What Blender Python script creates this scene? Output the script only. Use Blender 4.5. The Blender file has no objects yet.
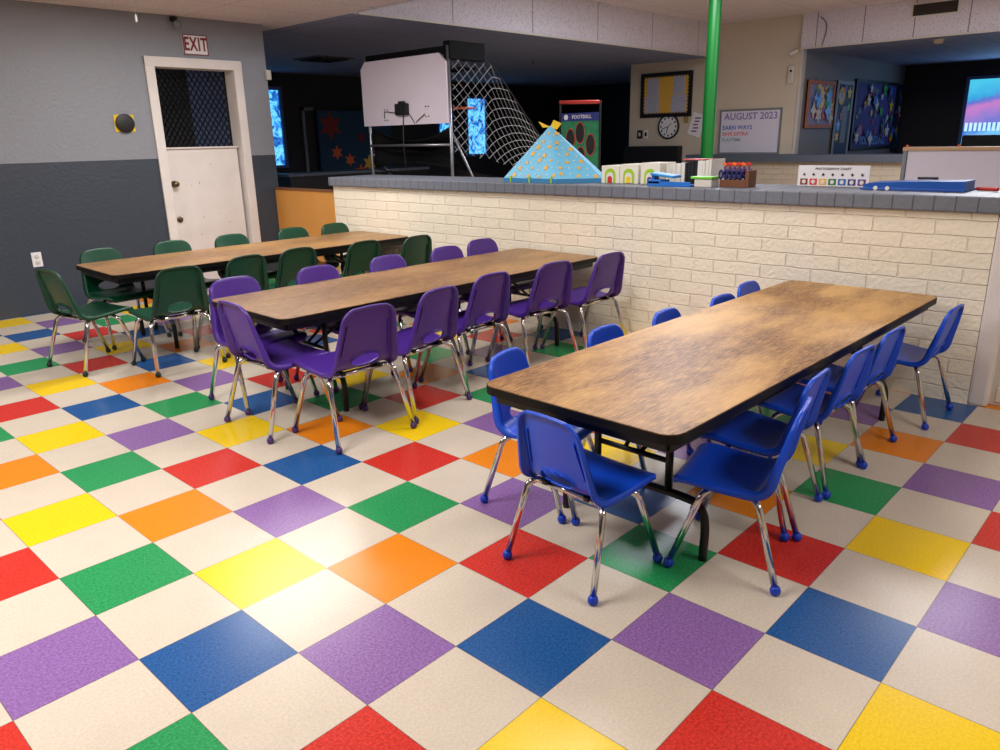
import bpy, bmesh, math, random
from mathutils import Vector, Matrix, noise
random.seed(7)
R = math.radians
sc = bpy.context.scene
C = sc.collection
# ---------------------------------------------------------------- camera, world, lights, exposure
CAM = (-0.903832333, -1.32256414, 1.33442153)
yaw, pit, rol, FPX = 0.753525393, 0.301055825, -0.021741421, 762.614512
f = Vector((math.cos(yaw)*math.cos(pit), math.sin(yaw)*math.cos(pit), -math.sin(pit)))
r0 = f.cross(Vector((0, 0, 1))).normalized(); u0 = r0.cross(f)
cr, sr = math.cos(rol), math.sin(rol)
rr = cr*r0 + sr*u0; uu = -sr*r0 + cr*u0
cam = bpy.data.objects.new('camera', bpy.data.cameras.new('camera'))
C.objects.link(cam)
M = Matrix((rr, uu, -f)).transposed().to_4x4(); M.translation = Vector(CAM)
cam.matrix_world = M
cam.data.sensor_width = 36; cam.data.lens = FPX/1000*36; cam.data.clip_start = .05
sc.camera = cam
world = bpy.data.worlds.new('world'); sc.world = world; world.use_nodes = True
world.node_tree.nodes['Background'].inputs[0].default_value = (.35, .55, 1, 1)
world.node_tree.nodes['Background'].inputs[1].default_value = .3
vs = sc.view_settings
vs.view_transform = 'Standard'; vs.look = 'None'; vs.gamma = 1; vs.use_curve_mapping = False
vs.exposure = 0.90

def area(name, loc, sx, sy, power, col, rot=(0, 0, 0), spread=180):
    l = bpy.data.lights.new(name, 'AREA'); l.shape = 'RECTANGLE'; l.size = sx; l.size_y = sy
    l.energy = power; l.color = col; l.spread = R(spread)
    o = bpy.data.objects.new(name, l); C.objects.link(o); o.location = loc; o.rotation_euler = rot
    return o
WARM = (1, .97, .945)
area('ceiling_area_light', (2.15, 4.0, 2.41), 1.2, .6, 31, WARM)
area('ceiling_area_light', (-.7, 1.2, 2.41), .6, 1.2, 40, WARM)
area('ceiling_area_light', (-1.6, 4.0, 2.41), 1.2, .6, 32, WARM)
area('ceiling_area_light', (1.4, -2.4, 2.41), 1.2, .6, 24, WARM)
area('ceiling_area_light', (2.3, 1.0, 2.41), 1.2, .6, 17, WARM)  # added fill that brightens the brick wall and chairs, not a real panel
area('hall_panel_light', (7.2, .2, 2.85), 1.2, .6, 75, (.90, .92, 1))
area('hall_panel_light', (6.0, 2.6, 2.85), 1.2, .6, 42, (.86, .9, 1))
area('passage_fill', (3.3, 7.2, 2.4), .4, .4, 3.0, (.6, .75, 1))  # added bluish fill to lift the wall behind the mesh, no lamp there
area('window_daylight', (14.8, 1.6, 1.6), 1.0, 1.1, 7, (.3, .6, 1), (R(90), 0, R(90)))
# ---------------------------------------------------------------- materials
def srgb(c):
    return tuple(((x/255)/12.92 if x/255 <= .04045 else ((x/255+.055)/1.055)**2.4) for x in c)+(1,)
def newmat(name):
    m = bpy.data.materials.new(name); m.use_nodes = True
    nt = m.node_tree; return m, nt, nt.nodes['Principled BSDF']
def node(nt, t, **kw):
    n = nt.nodes.new(t)
    for k, v in kw.items(): setattr(n, k, v)
    return n
def mat(name, rgb, rough=.5, metal=0, var=0, vscale=30, bump=0, bscale=80, spec=.5, emit=0):
    m, nt, b = newmat(name)
    c = srgb(rgb); b.inputs['Base Color'].default_value = c
    b.inputs['Roughness'].default_value = rough; b.inputs['Metallic'].default_value = metal
    b.inputs['Specular IOR Level'].default_value = spec
    tc = node(nt, 'ShaderNodeTexCoord')
    if var:
        n = node(nt, 'ShaderNodeTexNoise'); n.inputs['Scale'].default_value = vscale; n.inputs['Detail'].default_value = 4
        nt.links.new(tc.outputs['Object'], n.inputs['Vector'])
        cr_ = node(nt, 'ShaderNodeValToRGB')
        cr_.color_ramp.elements[0].position = .3; cr_.color_ramp.elements[1].position = .7
        cr_.color_ramp.elements[0].color = tuple(x*(1-var) for x in c[:3])+(1,)
        cr_.color_ramp.elements[1].color = tuple(min(1, x*(1+var)) for x in c[:3])+(1,)
        nt.links.new(n.outputs['Fac'], cr_.inputs['Fac']); nt.links.new(cr_.outputs['Color'], b.inputs['Base Color'])
    if bump:
        n = node(nt, 'ShaderNodeTexNoise'); n.inputs['Scale'].default_value = bscale; n.inputs['Detail'].default_value = 3
        nt.links.new(tc.outputs['Object'], n.inputs['Vector'])
        bp = node(nt, 'ShaderNodeBump'); bp.inputs['Strength'].default_value = bump; bp.inputs['Distance'].default_value = .01
        nt.links.new(n.outputs['Fac'], bp.inputs['Height']); nt.links.new(bp.outputs['Normal'], b.inputs['Normal'])
    if emit:
        b.inputs['Emission Color'].default_value = c; b.inputs['Emission Strength'].default_value = emit
    return m
def math_(nt, op, a, b=None, c=None):
    n = node(nt, 'ShaderNodeMath', operation=op)
    for i, x in enumerate((a, b, c)):
        if x is None: continue
        if isinstance(x, (int, float)): n.inputs[i].default_value = x
        else: nt.links.new(x, n.inputs[i])
    return n.outputs[0]
def mixc(nt, fac, a, b, mode='MIX'):
    n = node(nt, 'ShaderNodeMix', data_type='RGBA', blend_type=mode)
    for s, x in ((0, fac), (6, a), (7, b)):
        if isinstance(x, (int, float)): n.inputs[s].default_value = x
        elif isinstance(x, tuple): n.inputs[s].default_value = x
        else: nt.links.new(x, n.inputs[s])
    return n.outputs[2]
TL = .3048
def tile_mat(name, rgb, cream=False):
    m, nt, b = newmat(name)
    g = node(nt, 'ShaderNodeNewGeometry'); sep = node(nt, 'ShaderNodeSeparateXYZ'); nt.links.new(g.outputs['Position'], sep.inputs[0])
    def edge(o):
        w = math_(nt, 'ABSOLUTE', math_(nt, 'WRAP', o, TL/2, -TL/2))
        return w                                         # distance from a seam
    dmin = math_(nt, 'MINIMUM', edge(sep.outputs[0]), edge(sep.outputs[1]))
    seam = math_(nt, 'LESS_THAN', dmin, .0013)
    n = node(nt, 'ShaderNodeTexNoise'); n.inputs['Scale'].default_value = 130; n.inputs['Detail'].default_value = 3; n.inputs['Roughness'].default_value = .7
    nt.links.new(g.outputs['Position'], n.inputs['Vector'])
    n2 = node(nt, 'ShaderNodeTexNoise'); n2.inputs['Scale'].default_value = 9; n2.inputs['Detail'].default_value = 5
    nt.links.new(g.outputs['Position'], n2.inputs['Vector'])
    c = srgb(rgb)
    v = .1 if cream else (.1 if name in ('yellow_tile', 'orange_tile') else .3)
    rp = node(nt, 'ShaderNodeValToRGB'); e = rp.color_ramp.elements
    e[0].position = .33; e[1].position = .66
    e[0].color = tuple(x*(1-v) for x in c[:3])+(1,); e[1].color = tuple(min(1, x*(1+v*.9)+(.0 if cream else .012)) for x in c[:3])+(1,)
    nt.links.new(n.outputs['Fac'], rp.inputs['Fac'])
    big = mixc(nt, math_(nt, 'MULTIPLY', math_(nt, 'SUBTRACT', n2.outputs['Fac'], .45), .5), rp.outputs['Color'], tuple(x*.7 for x in c[:3])+(1,) if cream else tuple(min(1, x*1.15+.02) for x in c[:3])+(1,))
    col = mixc(nt, math_(nt, 'MULTIPLY', seam, .6), big, srgb((60, 50, 45)))
    nt.links.new(col, b.inputs['Base Color'])
    rgh = math_(nt, 'ADD', math_(nt, 'MULTIPLY', n.outputs['Fac'], .06), .23)
    b.inputs['Specular IOR Level'].default_value = .27
    nt.links.new(rgh, b.inputs['Roughness'])
    return m
TILE = {'C': tile_mat('cream_tile', (206, 194, 177), True), 'R': tile_mat('red_tile', (198, 46, 34)), 'O': tile_mat('orange_tile', (228, 130, 8)),
        'Y': tile_mat('yellow_tile', (236, 198, 0)), 'G': tile_mat('green_tile', (34, 142, 80)), 'B': tile_mat('blue_tile', (26, 82, 144)),
        'P': tile_mat('purple_tile', (134, 97, 158))}
def brick_mat(name, rgb, ax, bl=.295, bh=.0762, mortar=(.95, .94, .93), off=.5):
    m, nt, b = newmat(name)
    g = node(nt, 'ShaderNodeNewGeometry'); sep = node(nt, 'ShaderNodeSeparateXYZ'); nt.links.new(g.outputs['Position'], sep.inputs[0])
    cmb = node(nt, 'ShaderNodeCombineXYZ'); nt.links.new(sep.outputs[ax], cmb.inputs[0]); nt.links.new(sep.outputs[2], cmb.inputs[1])
    nz0 = node(nt, 'ShaderNodeTexNoise'); nz0.inputs['Scale'].default_value = 7; nt.links.new(g.outputs['Position'], nz0.inputs['Vector'])
    va = node(nt, 'ShaderNodeVectorMath', operation='MULTIPLY_ADD'); nt.links.new(nz0.outputs['Color'], va.inputs[0]); va.inputs[1].default_value = (.014, .014, 0)
    nt.links.new(cmb.outputs[0], va.inputs[2])
    br = node(nt, 'ShaderNodeTexBrick'); nt.links.new(va.outputs[0], br.inputs['Vector'])
    br.inputs['Scale'].default_value = 1; br.inputs['Brick Width'].default_value = bl; br.inputs['Row Height'].default_value = bh
    br.inputs['Mortar Size'].default_value = .0045; br.inputs['Mortar Smooth'].default_value = .7; br.offset = off
    c = srgb(rgb)
    br.inputs['Color1'].default_value = c; br.inputs['Color2'].default_value = tuple(x*.93 for x in c[:3])+(1,)
    br.inputs['Mortar'].default_value = tuple(x*y for x, y in zip(c[:3], mortar))+(1,)
    n = node(nt, 'ShaderNodeTexNoise'); n.inputs['Scale'].default_value = 45; n.inputs['Detail'].default_value = 4; nt.links.new(g.outputs['Position'], n.inputs['Vector'])
    n2 = node(nt, 'ShaderNodeTexNoise'); n2.inputs['Scale'].default_value = 5; n2.inputs['Detail'].default_value = 4; nt.links.new(g.outputs['Position'], n2.inputs['Vector'])
    col = mixc(nt, math_(nt, 'MULTIPLY', n2.outputs['Fac'], .35), br.outputs['Color'], tuple(x*.78 for x in c[:3])+(1,))
    nt.links.new(col, b.inputs['Base Color'])
    h = math_(nt, 'ADD', math_(nt, 'MULTIPLY', br.outputs['Fac'], -1), math_(nt, 'MULTIPLY', n.outputs['Fac'], .95))
    bp = node(nt, 'ShaderNodeBump'); bp.inputs['Strength'].default_value = .85; bp.inputs['Distance'].default_value = .007
    nt.links.new(h, bp.inputs['Height']); nt.links.new(bp.outputs['Normal'], b.inputs['Normal'])
    b.inputs['Roughness'].default_value = .6
    return m
def twotone_mat(name, up, lo, zc):
    m, nt, b = newmat(name)
    g = node(nt, 'ShaderNodeNewGeometry'); sep = node(nt, 'ShaderNodeSeparateXYZ'); nt.links.new(g.outputs['Position'], sep.inputs[0])
    fac = math_(nt, 'GREATER_THAN', sep.outputs[2], zc)
    n = node(nt, 'ShaderNodeTexNoise'); n.inputs['Scale'].default_value = 38; n.inputs['Detail'].default_value = 5; nt.links.new(g.outputs['Position'], n.inputs['Vector'])
    nt.links.new(mixc(nt, fac, srgb(lo), srgb(up)), b.inputs['Base Color'])
    bp = node(nt, 'ShaderNodeBump'); bp.inputs['Strength'].default_value = .55; bp.inputs['Distance'].default_value = .008
    nt.links.new(n.outputs['Fac'], bp.inputs['Height']); nt.links.new(bp.outputs['Normal'], b.inputs['Normal'])
    b.inputs['Roughness'].default_value = .45
    return m
def ceil_mat(name, rgb, a0, a1, s0, s1, o0=0, o1=0, line=.35):
    m, nt, b = newmat(name)
    g = node(nt, 'ShaderNodeNewGeometry'); sep = node(nt, 'ShaderNodeSeparateXYZ'); nt.links.new(g.outputs['Position'], sep.inputs[0])
    def edge(o, s, off): return math_(nt, 'ABSOLUTE', math_(nt, 'WRAP', math_(nt, 'SUBTRACT', o, off), s/2, -s/2))
    d = math_(nt, 'MINIMUM', edge(sep.outputs[a0], s0, o0), edge(sep.outputs[a1], s1, o1))
    grid = math_(nt, 'LESS_THAN', d, .006)
    n = node(nt, 'ShaderNodeTexNoise'); n.inputs['Scale'].default_value = 60; n.inputs['Detail'].default_value = 5; nt.links.new(g.outputs['Position'], n.inputs['Vector'])
    rp = node(nt, 'ShaderNodeValToRGB'); e = rp.color_ramp.elements; e[0].position = .36; e[1].position = .5
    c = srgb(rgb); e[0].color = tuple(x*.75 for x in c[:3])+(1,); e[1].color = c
    nt.links.new(n.outputs['Fac'], rp.inputs['Fac'])
    nt.links.new(mixc(nt, math_(nt, 'MULTIPLY', grid, line), rp.outputs['Color'], (.02, .02, .02, 1)), b.inputs['Base Color'])
    b.inputs['Roughness'].default_value = .8
    bp = node(nt, 'ShaderNodeBump'); bp.inputs['Strength'].default_value = .3; bp.inputs['Distance'].default_value = .004
    nt.links.new(n.outputs['Fac'], bp.inputs['Height']); nt.links.new(bp.outputs['Normal'], b.inputs['Normal'])
    return m
def wood_mat(name, dark, mid, light, patch=1.0, rough=.42):
    m, nt, b = newmat(name)
    tc = node(nt, 'ShaderNodeTexCoord')
    mp = node(nt, 'ShaderNodeMapping'); mp.inputs['Scale'].default_value = (5, 55, 55); nt.links.new(tc.outputs['Object'], mp.inputs[0])
    n = node(nt, 'ShaderNodeTexNoise'); n.inputs['Scale'].default_value = 3.5; n.inputs['Detail'].default_value = 7; n.inputs['Roughness'].default_value = .72; n.inputs['Distortion'].default_value = .4
    nt.links.new(mp.outputs[0], n.inputs['Vector'])
    rp = node(nt, 'ShaderNodeValToRGB'); e = rp.color_ramp.elements
    e[0].position = .36; e[0].color = srgb(dark); e[1].position = .66; e[1].color = srgb(light)
    k = rp.color_ramp.elements.new(.5); k.color = srgb(mid)
    nt.links.new(n.outputs['Fac'], rp.inputs['Fac'])
    mp2 = node(nt, 'ShaderNodeMapping'); mp2.inputs['Scale'].default_value = (1.6, 4.5, 1); nt.links.new(tc.outputs['Object'], mp2.inputs[0])
    n2 = node(nt, 'ShaderNodeTexNoise'); n2.inputs['Scale'].default_value = 1.1; n2.inputs['Detail'].default_value = 3; nt.links.new(mp2.outputs[0], n2.inputs['Vector'])
    rp2 = node(nt, 'ShaderNodeValToRGB'); e = rp2.color_ramp.elements; e[0].position = .42; e[1].position = .66
    nt.links.new(n2.outputs['Fac'], rp2.inputs['Fac'])
    lt = mixc(nt, math_(nt, 'MULTIPLY', rp2.outputs['Color'], .62*patch), rp.outputs['Color'], srgb((226, 178, 108)))
    nt.links.new(lt, b.inputs['Base Color'])
    b.inputs['Roughness'].default_value = rough; b.inputs['Specular IOR Level'].default_value = .35
    bp = node(nt, 'ShaderNodeBump'); bp.inputs['Strength'].default_value = .15; bp.inputs['Distance'].default_value = .002
    nt.links.new(n.outputs['Fac'], bp.inputs['Height']); nt.links.new(bp.outputs['Normal'], b.inputs['Normal'])
    return m
M_ = dict(
    white_paint=mat('white_paint', (228, 221, 216), .45, var=.04, vscale=6),
    off_white=mat('off_white', (205, 200, 192), .5),
    white=mat('white', (235, 233, 235), .4),
    board_white=mat('board_white', (226, 216, 228), .35),
    black=mat('black', (14, 14, 15), .5), black_metal=mat('black_metal', (9, 9, 10), .35, spec=.4),
    black_cloth=mat('black_cloth', (13, 13, 15), .75, bump=.3, bscale=12),
    chrome=mat('chrome', (205, 205, 205), .12, 1), grey_metal=mat('grey_metal', (150, 150, 155), .35, .8),
    brass=mat('brass', (120, 105, 80), .3, 1), vinyl_edge=mat('vinyl_edge', (7, 7, 7), .5, spec=.25),
    red=mat('red', (200, 40, 35), .5), dark_red=mat('dark_red', (125, 20, 26), .5), orange=mat('orange', (225, 100, 40), .5),
    yellow=mat('yellow', (240, 200, 30), .5), green=mat('green', (60, 170, 60), .5), lime=mat('lime', (160, 200, 40), .5),
    blue=mat('blue', (30, 110, 200), .4), navy=mat('navy', (25, 30, 90), .5), purple=mat('purple', (110, 60, 130), .5),
    pole=mat('pole_green', (0, 92, 26), .4), brown=mat('brown', (110, 65, 40), .6), paper=mat('paper', (225, 222, 215), .7),
    cardboard=mat('cardboard', (228, 224, 210), .7), grey=mat('grey', (120, 125, 130), .6),
    cap=None, tan=mat('tan_paint', (206, 194, 174), .6, bump=.2, bscale=40), dark_wall=mat('dark_wall', (34, 34, 38), .7, bump=.2, bscale=40),
    far_grey=mat('far_grey_wall', (128, 124, 122), .6, bump=.2, bscale=40),
    ledge=mat('ledge_grey', (85, 92, 105), .5), gold=mat('gold', (228, 178, 70), .6),
    tray_blue=mat('tray_blue', (20, 85, 175), .35), tray_green=mat('tray_green', (110, 200, 50), .4),
    pw=wood_mat('orange_wood', (196, 130, 56), (212, 148, 68), (226, 164, 84), .25, .5),
)
def joint_mat(name, rgb, step, ax):
    m, nt, b = newmat(name)
    g = node(nt, 'ShaderNodeNewGeometry'); sep = node(nt, 'ShaderNodeSeparateXYZ'); nt.links.new(g.outputs['Position'], sep.inputs[0])
    d = math_(nt, 'ABSOLUTE', math_(nt, 'WRAP', sep.outputs[ax], step/2, -step/2))
    j = math_(nt, 'LESS_THAN', d, .003)
    c = srgb(rgb)
    n = node(nt, 'ShaderNodeTexNoise'); n.inputs['Scale'].default_value = 50; n.inputs['Detail'].default_value = 4; nt.links.new(g.outputs['Position'], n.inputs['Vector'])
    base = mixc(nt, n.outputs['Fac'], tuple(x*.8 for x in c[:3])+(1,), tuple(x*1.2 for x in c[:3])+(1,))
    nt.links.new(mixc(nt, math_(nt, 'MULTIPLY', j, .85), base, tuple(x*.3 for x in c[:3])+(1,)), b.inputs['Base Color'])
    h = math_(nt, 'ADD', math_(nt, 'MULTIPLY', j, -1), math_(nt, 'MULTIPLY', n.outputs['Fac'], .5))
    bp = node(nt, 'ShaderNodeBump'); bp.inputs['Strength'].default_value = .6; bp.inputs['Distance'].default_value = .006
    nt.links.new(h, bp.inputs['Height']); nt.links.new(bp.outputs['Normal'], b.inputs['Normal'])
    b.inputs['Roughness'].default_value = .5
    return m
M_['black_cloth'].node_tree.nodes['Principled BSDF'].inputs['Specular IOR Level'].default_value = .15
M_['cap'] = joint_mat('grey_cap_brick', (112, 117, 128), .095, 1)
def plastic(name, rgb):
    m = mat(name, rgb, .34, bump=.12, bscale=260, spec=.5); return m
CH = {'blue': plastic('blue_plastic', (12, 76, 212)), 'purple': plastic('purple_plastic', (76, 42, 142)), 'green': plastic('green_plastic', (5, 66, 44))}
CAPM = {'blue': plastic('blue_foot', (16, 60, 190)), 'purple': plastic('purple_foot', (70, 45, 110)), 'green': plastic('green_foot', (14, 36, 32))}
def glass_view(name, cols, strength, scale):
    m, nt, b = newmat(name)
    tc = node(nt, 'ShaderNodeNewGeometry')
    n = node(nt, 'ShaderNodeTexNoise'); n.inputs['Scale'].default_value = scale; n.inputs['Detail'].default_value = 6; n.inputs['Distortion'].default_value = 1.2
    nt.links.new(tc.outputs['Position'], n.inputs['Vector'])
    rp = node(nt, 'ShaderNodeValToRGB'); e = rp.color_ramp.elements
    e[0].position = .35; e[0].color = srgb(cols[0]); e[1].position = .65; e[1].color = srgb(cols[-1])
    for i, c in enumerate(cols[1:-1]):
        k = rp.color_ramp.elements.new(.35+.3*(i+1)/(len(cols)-1)); k.color = srgb(c)
    nt.links.new(n.outputs['Fac'], rp.inputs['Fac'])
    nt.links.new(rp.outputs['Color'], b.inputs['Emission Color']); b.inputs['Emission Strength'].default_value = strength
    b.inputs['Base Color'].default_value = (.02, .03, .05, 1); b.inputs['Roughness'].default_value = .1
    return m
GLASS = glass_view('window_view', [(20, 60, 130), (40, 130, 215), (110, 200, 235), (60, 150, 200)], .85, 7)
GLASS2 = glass_view('window_view_fence', [(70, 90, 200), (150, 120, 210), (90, 190, 230), (200, 225, 240)], .9, 3)
# ---------------------------------------------------------------- helpers
def link(name, bm_or_me, m=None, parent=None, smooth=False, kind=None):
    if isinstance(bm_or_me, bmesh.types.BMesh):
        me = bpy.data.meshes.new(name); bmesh.ops.recalc_face_normals(bm_or_me, faces=bm_or_me.faces[:]); bm_or_me.to_mesh(me); bm_or_me.free()
    else: me = bm_or_me
    if m is not None:
        for x in (m if isinstance(m, (list, tuple)) else [m]): me.materials.append(x)
    if smooth:
        for p_ in me.polygons: p_.use_smooth = True
        if smooth == 'auto':
            try: me.set_sharp_from_angle(angle=R(40))
            except Exception: pass
    o = bpy.data.objects.new(name, me); C.objects.link(o)
    if parent: o.parent = parent
    if kind: o['kind'] = kind
    return o
def tag(o, label, cat, group=None, kind=None):
    o['label'] = label; o['category'] = cat
    if group: o['group'] = group
    if kind: o['kind'] = kind
    return o
def root(name, loc, rz, label, cat, group=None):
    o = bpy.data.objects.new(name, None); C.objects.link(o); o.empty_display_size = .1
    o.location = loc; o.rotation_euler = (0, 0, rz); return tag(o, label, cat, group)
def dup(o, parent=None):
    kids = list(o.children)
    c = o.copy(); C.objects.link(c)
    if parent: c.parent = parent
    for k in kids: dup(k, c)
    return c
def box(bm, a, b, rot=None, bev=0, mi=0):
    a = Vector(a); b = Vector(b); c = (a+b)/2; s = b-a
    mt = Matrix.Translation(c) @ (rot.to_4x4() if rot else Matrix.Identity(4)) @ Matrix.Diagonal((abs(s.x), abs(s.y), abs(s.z), 1))
    g = bmesh.ops.create_cube(bm, size=1, matrix=mt)
    if bev:
        es = list({e for v in g['verts'] for e in v.link_edges})
        r_ = bmesh.ops.bevel(bm, geom=es, offset=bev, segments=2, affect='EDGES', profile=.6)
        if mi:
            for f_ in r_['faces']: f_.material_index = mi
    if mi:
        for v in g['verts']:
            if v.is_valid:
                for f_ in v.link_faces: f_.material_index = mi
    return bm
def B(a, b, bev=0): return box(bmesh.new(), a, b, bev=bev)
def cat_rom(P, n=8):
    P = [Vector(p_) for p_ in P]; out = []
    Q = [P[0]*2-P[1]]+P+[P[-1]*2-P[-2]]
    for i in range(1, len(Q)-2):
        for k in range(n):
            t = k/n; a, b_, c_, d = Q[i-1:i+3]
            out.append(.5*((2*b_)+(c_-a)*t+(2*a-5*b_+4*c_-d)*t*t+(3*b_-a-3*c_+d)*t**3))
    out.append(P[-1]); return out
def tube(bm, P, r, seg=10, caps=True):
    P = [Vector(p_) for p_ in P]; rings = []; up = None
    for i, p_ in enumerate(P):
        t = (P[min(i+1, len(P)-1)]-P[max(i-1, 0)]).normalized()
        if up is None:
            up = Vector((0, 0, 1)) if abs(t.z) < .9 else Vector((1, 0, 0))
        a = (up - t*up.dot(t)).normalized(); up = a; b_ = t.cross(a)
        rad = r[i] if isinstance(r, (list, tuple)) else r
        rings.append([bm.verts.new(p_+a*rad*math.cos(2*math.pi*k/seg)+b_*rad*math.sin(2*math.pi*k/seg)) for k in range(seg)])
    for A_, B_ in zip(rings, rings[1:]):
        for k in range(seg): bm.faces.new((A_[k], A_[(k+1) % seg], B_[(k+1) % seg], B_[k]))
    if caps: bm.faces.new(rings[0][::-1]); bm.faces.new(rings[-1])
    return bm
def T(P, r, seg=10): return tube(bmesh.new(), P, r, seg)
def lathe(bm, prof, c, seg=20, axis='z'):
    rings = []
    for (rad, h) in prof:
        ring = []
        for k in range(seg):
            a = 2*math.pi*k/seg; x, y = rad*math.cos(a), rad*math.sin(a)
            v = {'z': (x, y, h), 'x': (h, x, y), 'y': (x, h, y)}[axis]
            ring.append(bm.verts.new(Vector(c)+Vector(v)))
        rings.append(ring)
    for A_, B_ in zip(rings, rings[1:]):
        for k in range(seg): bm.faces.new((A_[k], A_[(k+1) % seg], B_[(k+1) % seg], B_[k]))
    bm.faces.new(rings[0][::-1]); bm.faces.new(rings[-1])
    return bm
def poly_prism(bm, pts, d):
    """pts: 3D outline, d: extrusion vector"""
    d = Vector(d); a = [bm.verts.new(Vector(p_)) for p_ in pts]; b_ = [bm.verts.new(Vector(p_)+d) for p_ in pts]
    bm.faces.new(a[::-1]); bm.faces.new(b_); n = len(a)
    for i in range(n): bm.faces.new((a[i], a[(i+1) % n], b_[(i+1) % n], b_[i]))
    return bm
def rrect(w, h, r, n=5):
    out = []
    for cx, cy, a0 in ((w/2-r, h/2-r, 0), (-w/2+r, h/2-r, 90), (-w/2+r, -h/2+r, 180), (w/2-r, -h/2+r, 270)):
        for k in range(n+1):
            a = R(a0+90*k/n); out.append((cx+r*math.cos(a), cy+r*math.sin(a)))
    return out
def text(name, s, size, mw, m, parent=None, ext=.002, align='CENTER', sx=1):
    cu = bpy.data.curves.new(name, 'FONT'); cu.body = s; cu.size = size; cu.extrude = ext; cu.align_x = align; cu.align_y = 'CENTER'
    cu.resolution_u = 2; cu.offset = size*(.022 if s == 'EXIT' else .012); cu.space_character = 1.12 if s == 'EXIT' else 1
    to = bpy.data.objects.new('tmp', cu); C.objects.link(to)
    dg = bpy.context.evaluated_depsgraph_get(); me = bpy.data.meshes.new_from_object(to.evaluated_get(dg))
    bpy.data.objects.remove(to); bpy.data.curves.remove(cu)
    me.transform(mw @ Matrix.Diagonal((sx, 1, 1, 1)))
    me.materials.clear()
    return link(name, me, m, parent)
def frame_mat(origin, xdir, ydir):
    x = Vector(xdir).normalized(); y = Vector(ydir).normalized(); z = x.cross(y)
    m = Matrix((x, y, z)).transposed().to_4x4(); m.translation = Vector(origin); return m
# ================================================================ SETTING
KN = {(0,0):'P',(1,-1):'B',(2,-2):'P',(3,-3):'B',(-1,1):'B',(-2,2):'P',(-3,1):'R',(-2,0):'G',(-1,-1):'R',(0,-2):'Y',(1,-3):'R',(2,-4):'Y',(-1,3):'G',(0,2):'Y',(1,1):'O',(2,0):'R',(3,-1):'G',(4,-2):'R',(-2,4):'R',(5,-3):'Y',(-1,5):'Y',(0,4):'O',(1,3):'P',(2,2):'G',(6,-2):'G',(7,-3):'P',(6,-4):'R',(4,-4):'P',(8,-2):'O',(9,-3):'R',(7,-1):'Y',(9,-1):'P',(10,0):'R',(10,-2):'B',(0,6):'G',(1,5):'R',(2,4):'B',(3,3):'R',(-1,7):'O',(1,7):'P',(2,8):'G',(1,9):'B',(0,8):'Y',(2,10):'O',(1,11):'Y',(2,12):'R',(1,13):'G',(2,14):'P',(3,15):'R',(2,16):'B',(3,17):'P',
(0,10):'R',(0,12):'P',(1,15):'Y',(1,17):'B',(2,6):'Y',(2,18):'Y',(3,1):'P',(3,5):'O',(3,7):'B',(3,9):'P',(3,11):'B',(3,13):'Y',(3,19):'B',(4,0):'B',(4,2):'O',(4,4):'Y',(4,6):'G',(4,8):'R',(4,10):'Y',(4,12):'O',(4,14):'B',(4,16):'G',(4,18):'P',(5,-1):'O',(5,1):'Y',(5,3):'P',(5,5):'R',(5,7):'Y',(5,9):'P',(5,11):'G',(5,13):'R',(5,15):'P',(5,17):'Y',(6,0):'P',(6,2):'R',(6,4):'G',(6,6):'O',(6,10):'B',(6,18):'O',(7,1):'R',(7,5):'B',(7,7):'G',(8,0):'G',(8,6):'P',(9,5):'G',(9,7):'R',(10,4):'Y',(10,6):'B',(10,8):'O',(11,-3):'O',(8,8):'Y',(8,2):'G'}
bm = bmesh.new(); order = 'CROYGBP'; X0, X1, Y0, Y1 = -13, 53, -14, 35
grid = {}
for i in range(X0, X1+1):
    for j in range(Y0, Y1+1): grid[i, j] = bm.verts.new((i*TL, j*TL, 0))
for i in range(X0, X1):
    for j in range(Y0, Y1):
        fc = bm.faces.new((grid[i, j], grid[i+1, j], grid[i+1, j+1], grid[i, j+1]))
        ch = 'C' if (i+j) % 2 else KN.get((i, j), random.choice('ROYGBP'))
        fc.material_index = order.index(ch)
me = bpy.data.meshes.new('floor'); bm.to_mesh(me); bm.free()
link('floor', me, [TILE[c] for c in order], kind='structure')
YW, XE, XB = 5.813, 3.445, 3.36
gw = twotone_mat('grey_two_tone', (138, 141, 149), (58, 66, 78), 1.222)
def wall(name, a, b, m, bev=0): return link(name, B(a, b, bev), m, kind='structure')
# grey wall with the door opening
bm = bmesh.new(); DX0, DX1, DZ = 2.30, 3.115, 2.03
box(bm, (-3.96, YW, 0), (DX0, YW+.16, 2.43)); box(bm, (DX1, YW, 0), (XE, YW+.16, 2.43)); box(bm, (DX0, YW, DZ), (DX1, YW+.16, 2.43))
link('wall_left', bm, gw, kind='structure')
wall('wall_rear', (-3.96, -4.26, 0), (-3.8, YW, 2.43), gw)
wall('wall_right', (-3.8, -4.26, 0), (15.5, -4.1, 2.9), M_['tan'])
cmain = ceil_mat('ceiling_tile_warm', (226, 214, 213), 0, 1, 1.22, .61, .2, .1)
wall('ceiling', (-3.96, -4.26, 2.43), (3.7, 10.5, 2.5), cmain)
cshade = ceil_mat('ceiling_tile_shaded', (135, 142, 168), 0, 1, 1.22, .61, .2, .1, .6)  # same ceiling tile, with the dimness of the unlit rooms put into its colour
wall('ceiling_dark', (3.7, 4.65, 2.43), (15.5, 10.5, 2.5), cshade)
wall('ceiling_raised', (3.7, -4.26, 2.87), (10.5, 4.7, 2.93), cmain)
wall('ceiling_annex', (10.3, -4.26, 2.43), (15.6, 3.35, 2.5), cshade)
fa = ceil_mat('fascia_tile', (216, 212, 222), 0, 2, 1.22, 5, .0, 1.2, .75)
fb = ceil_mat('fascia_tile_side', (216, 212, 222), 1, 2, .61, 5, .1, 1.2, .75)
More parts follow.
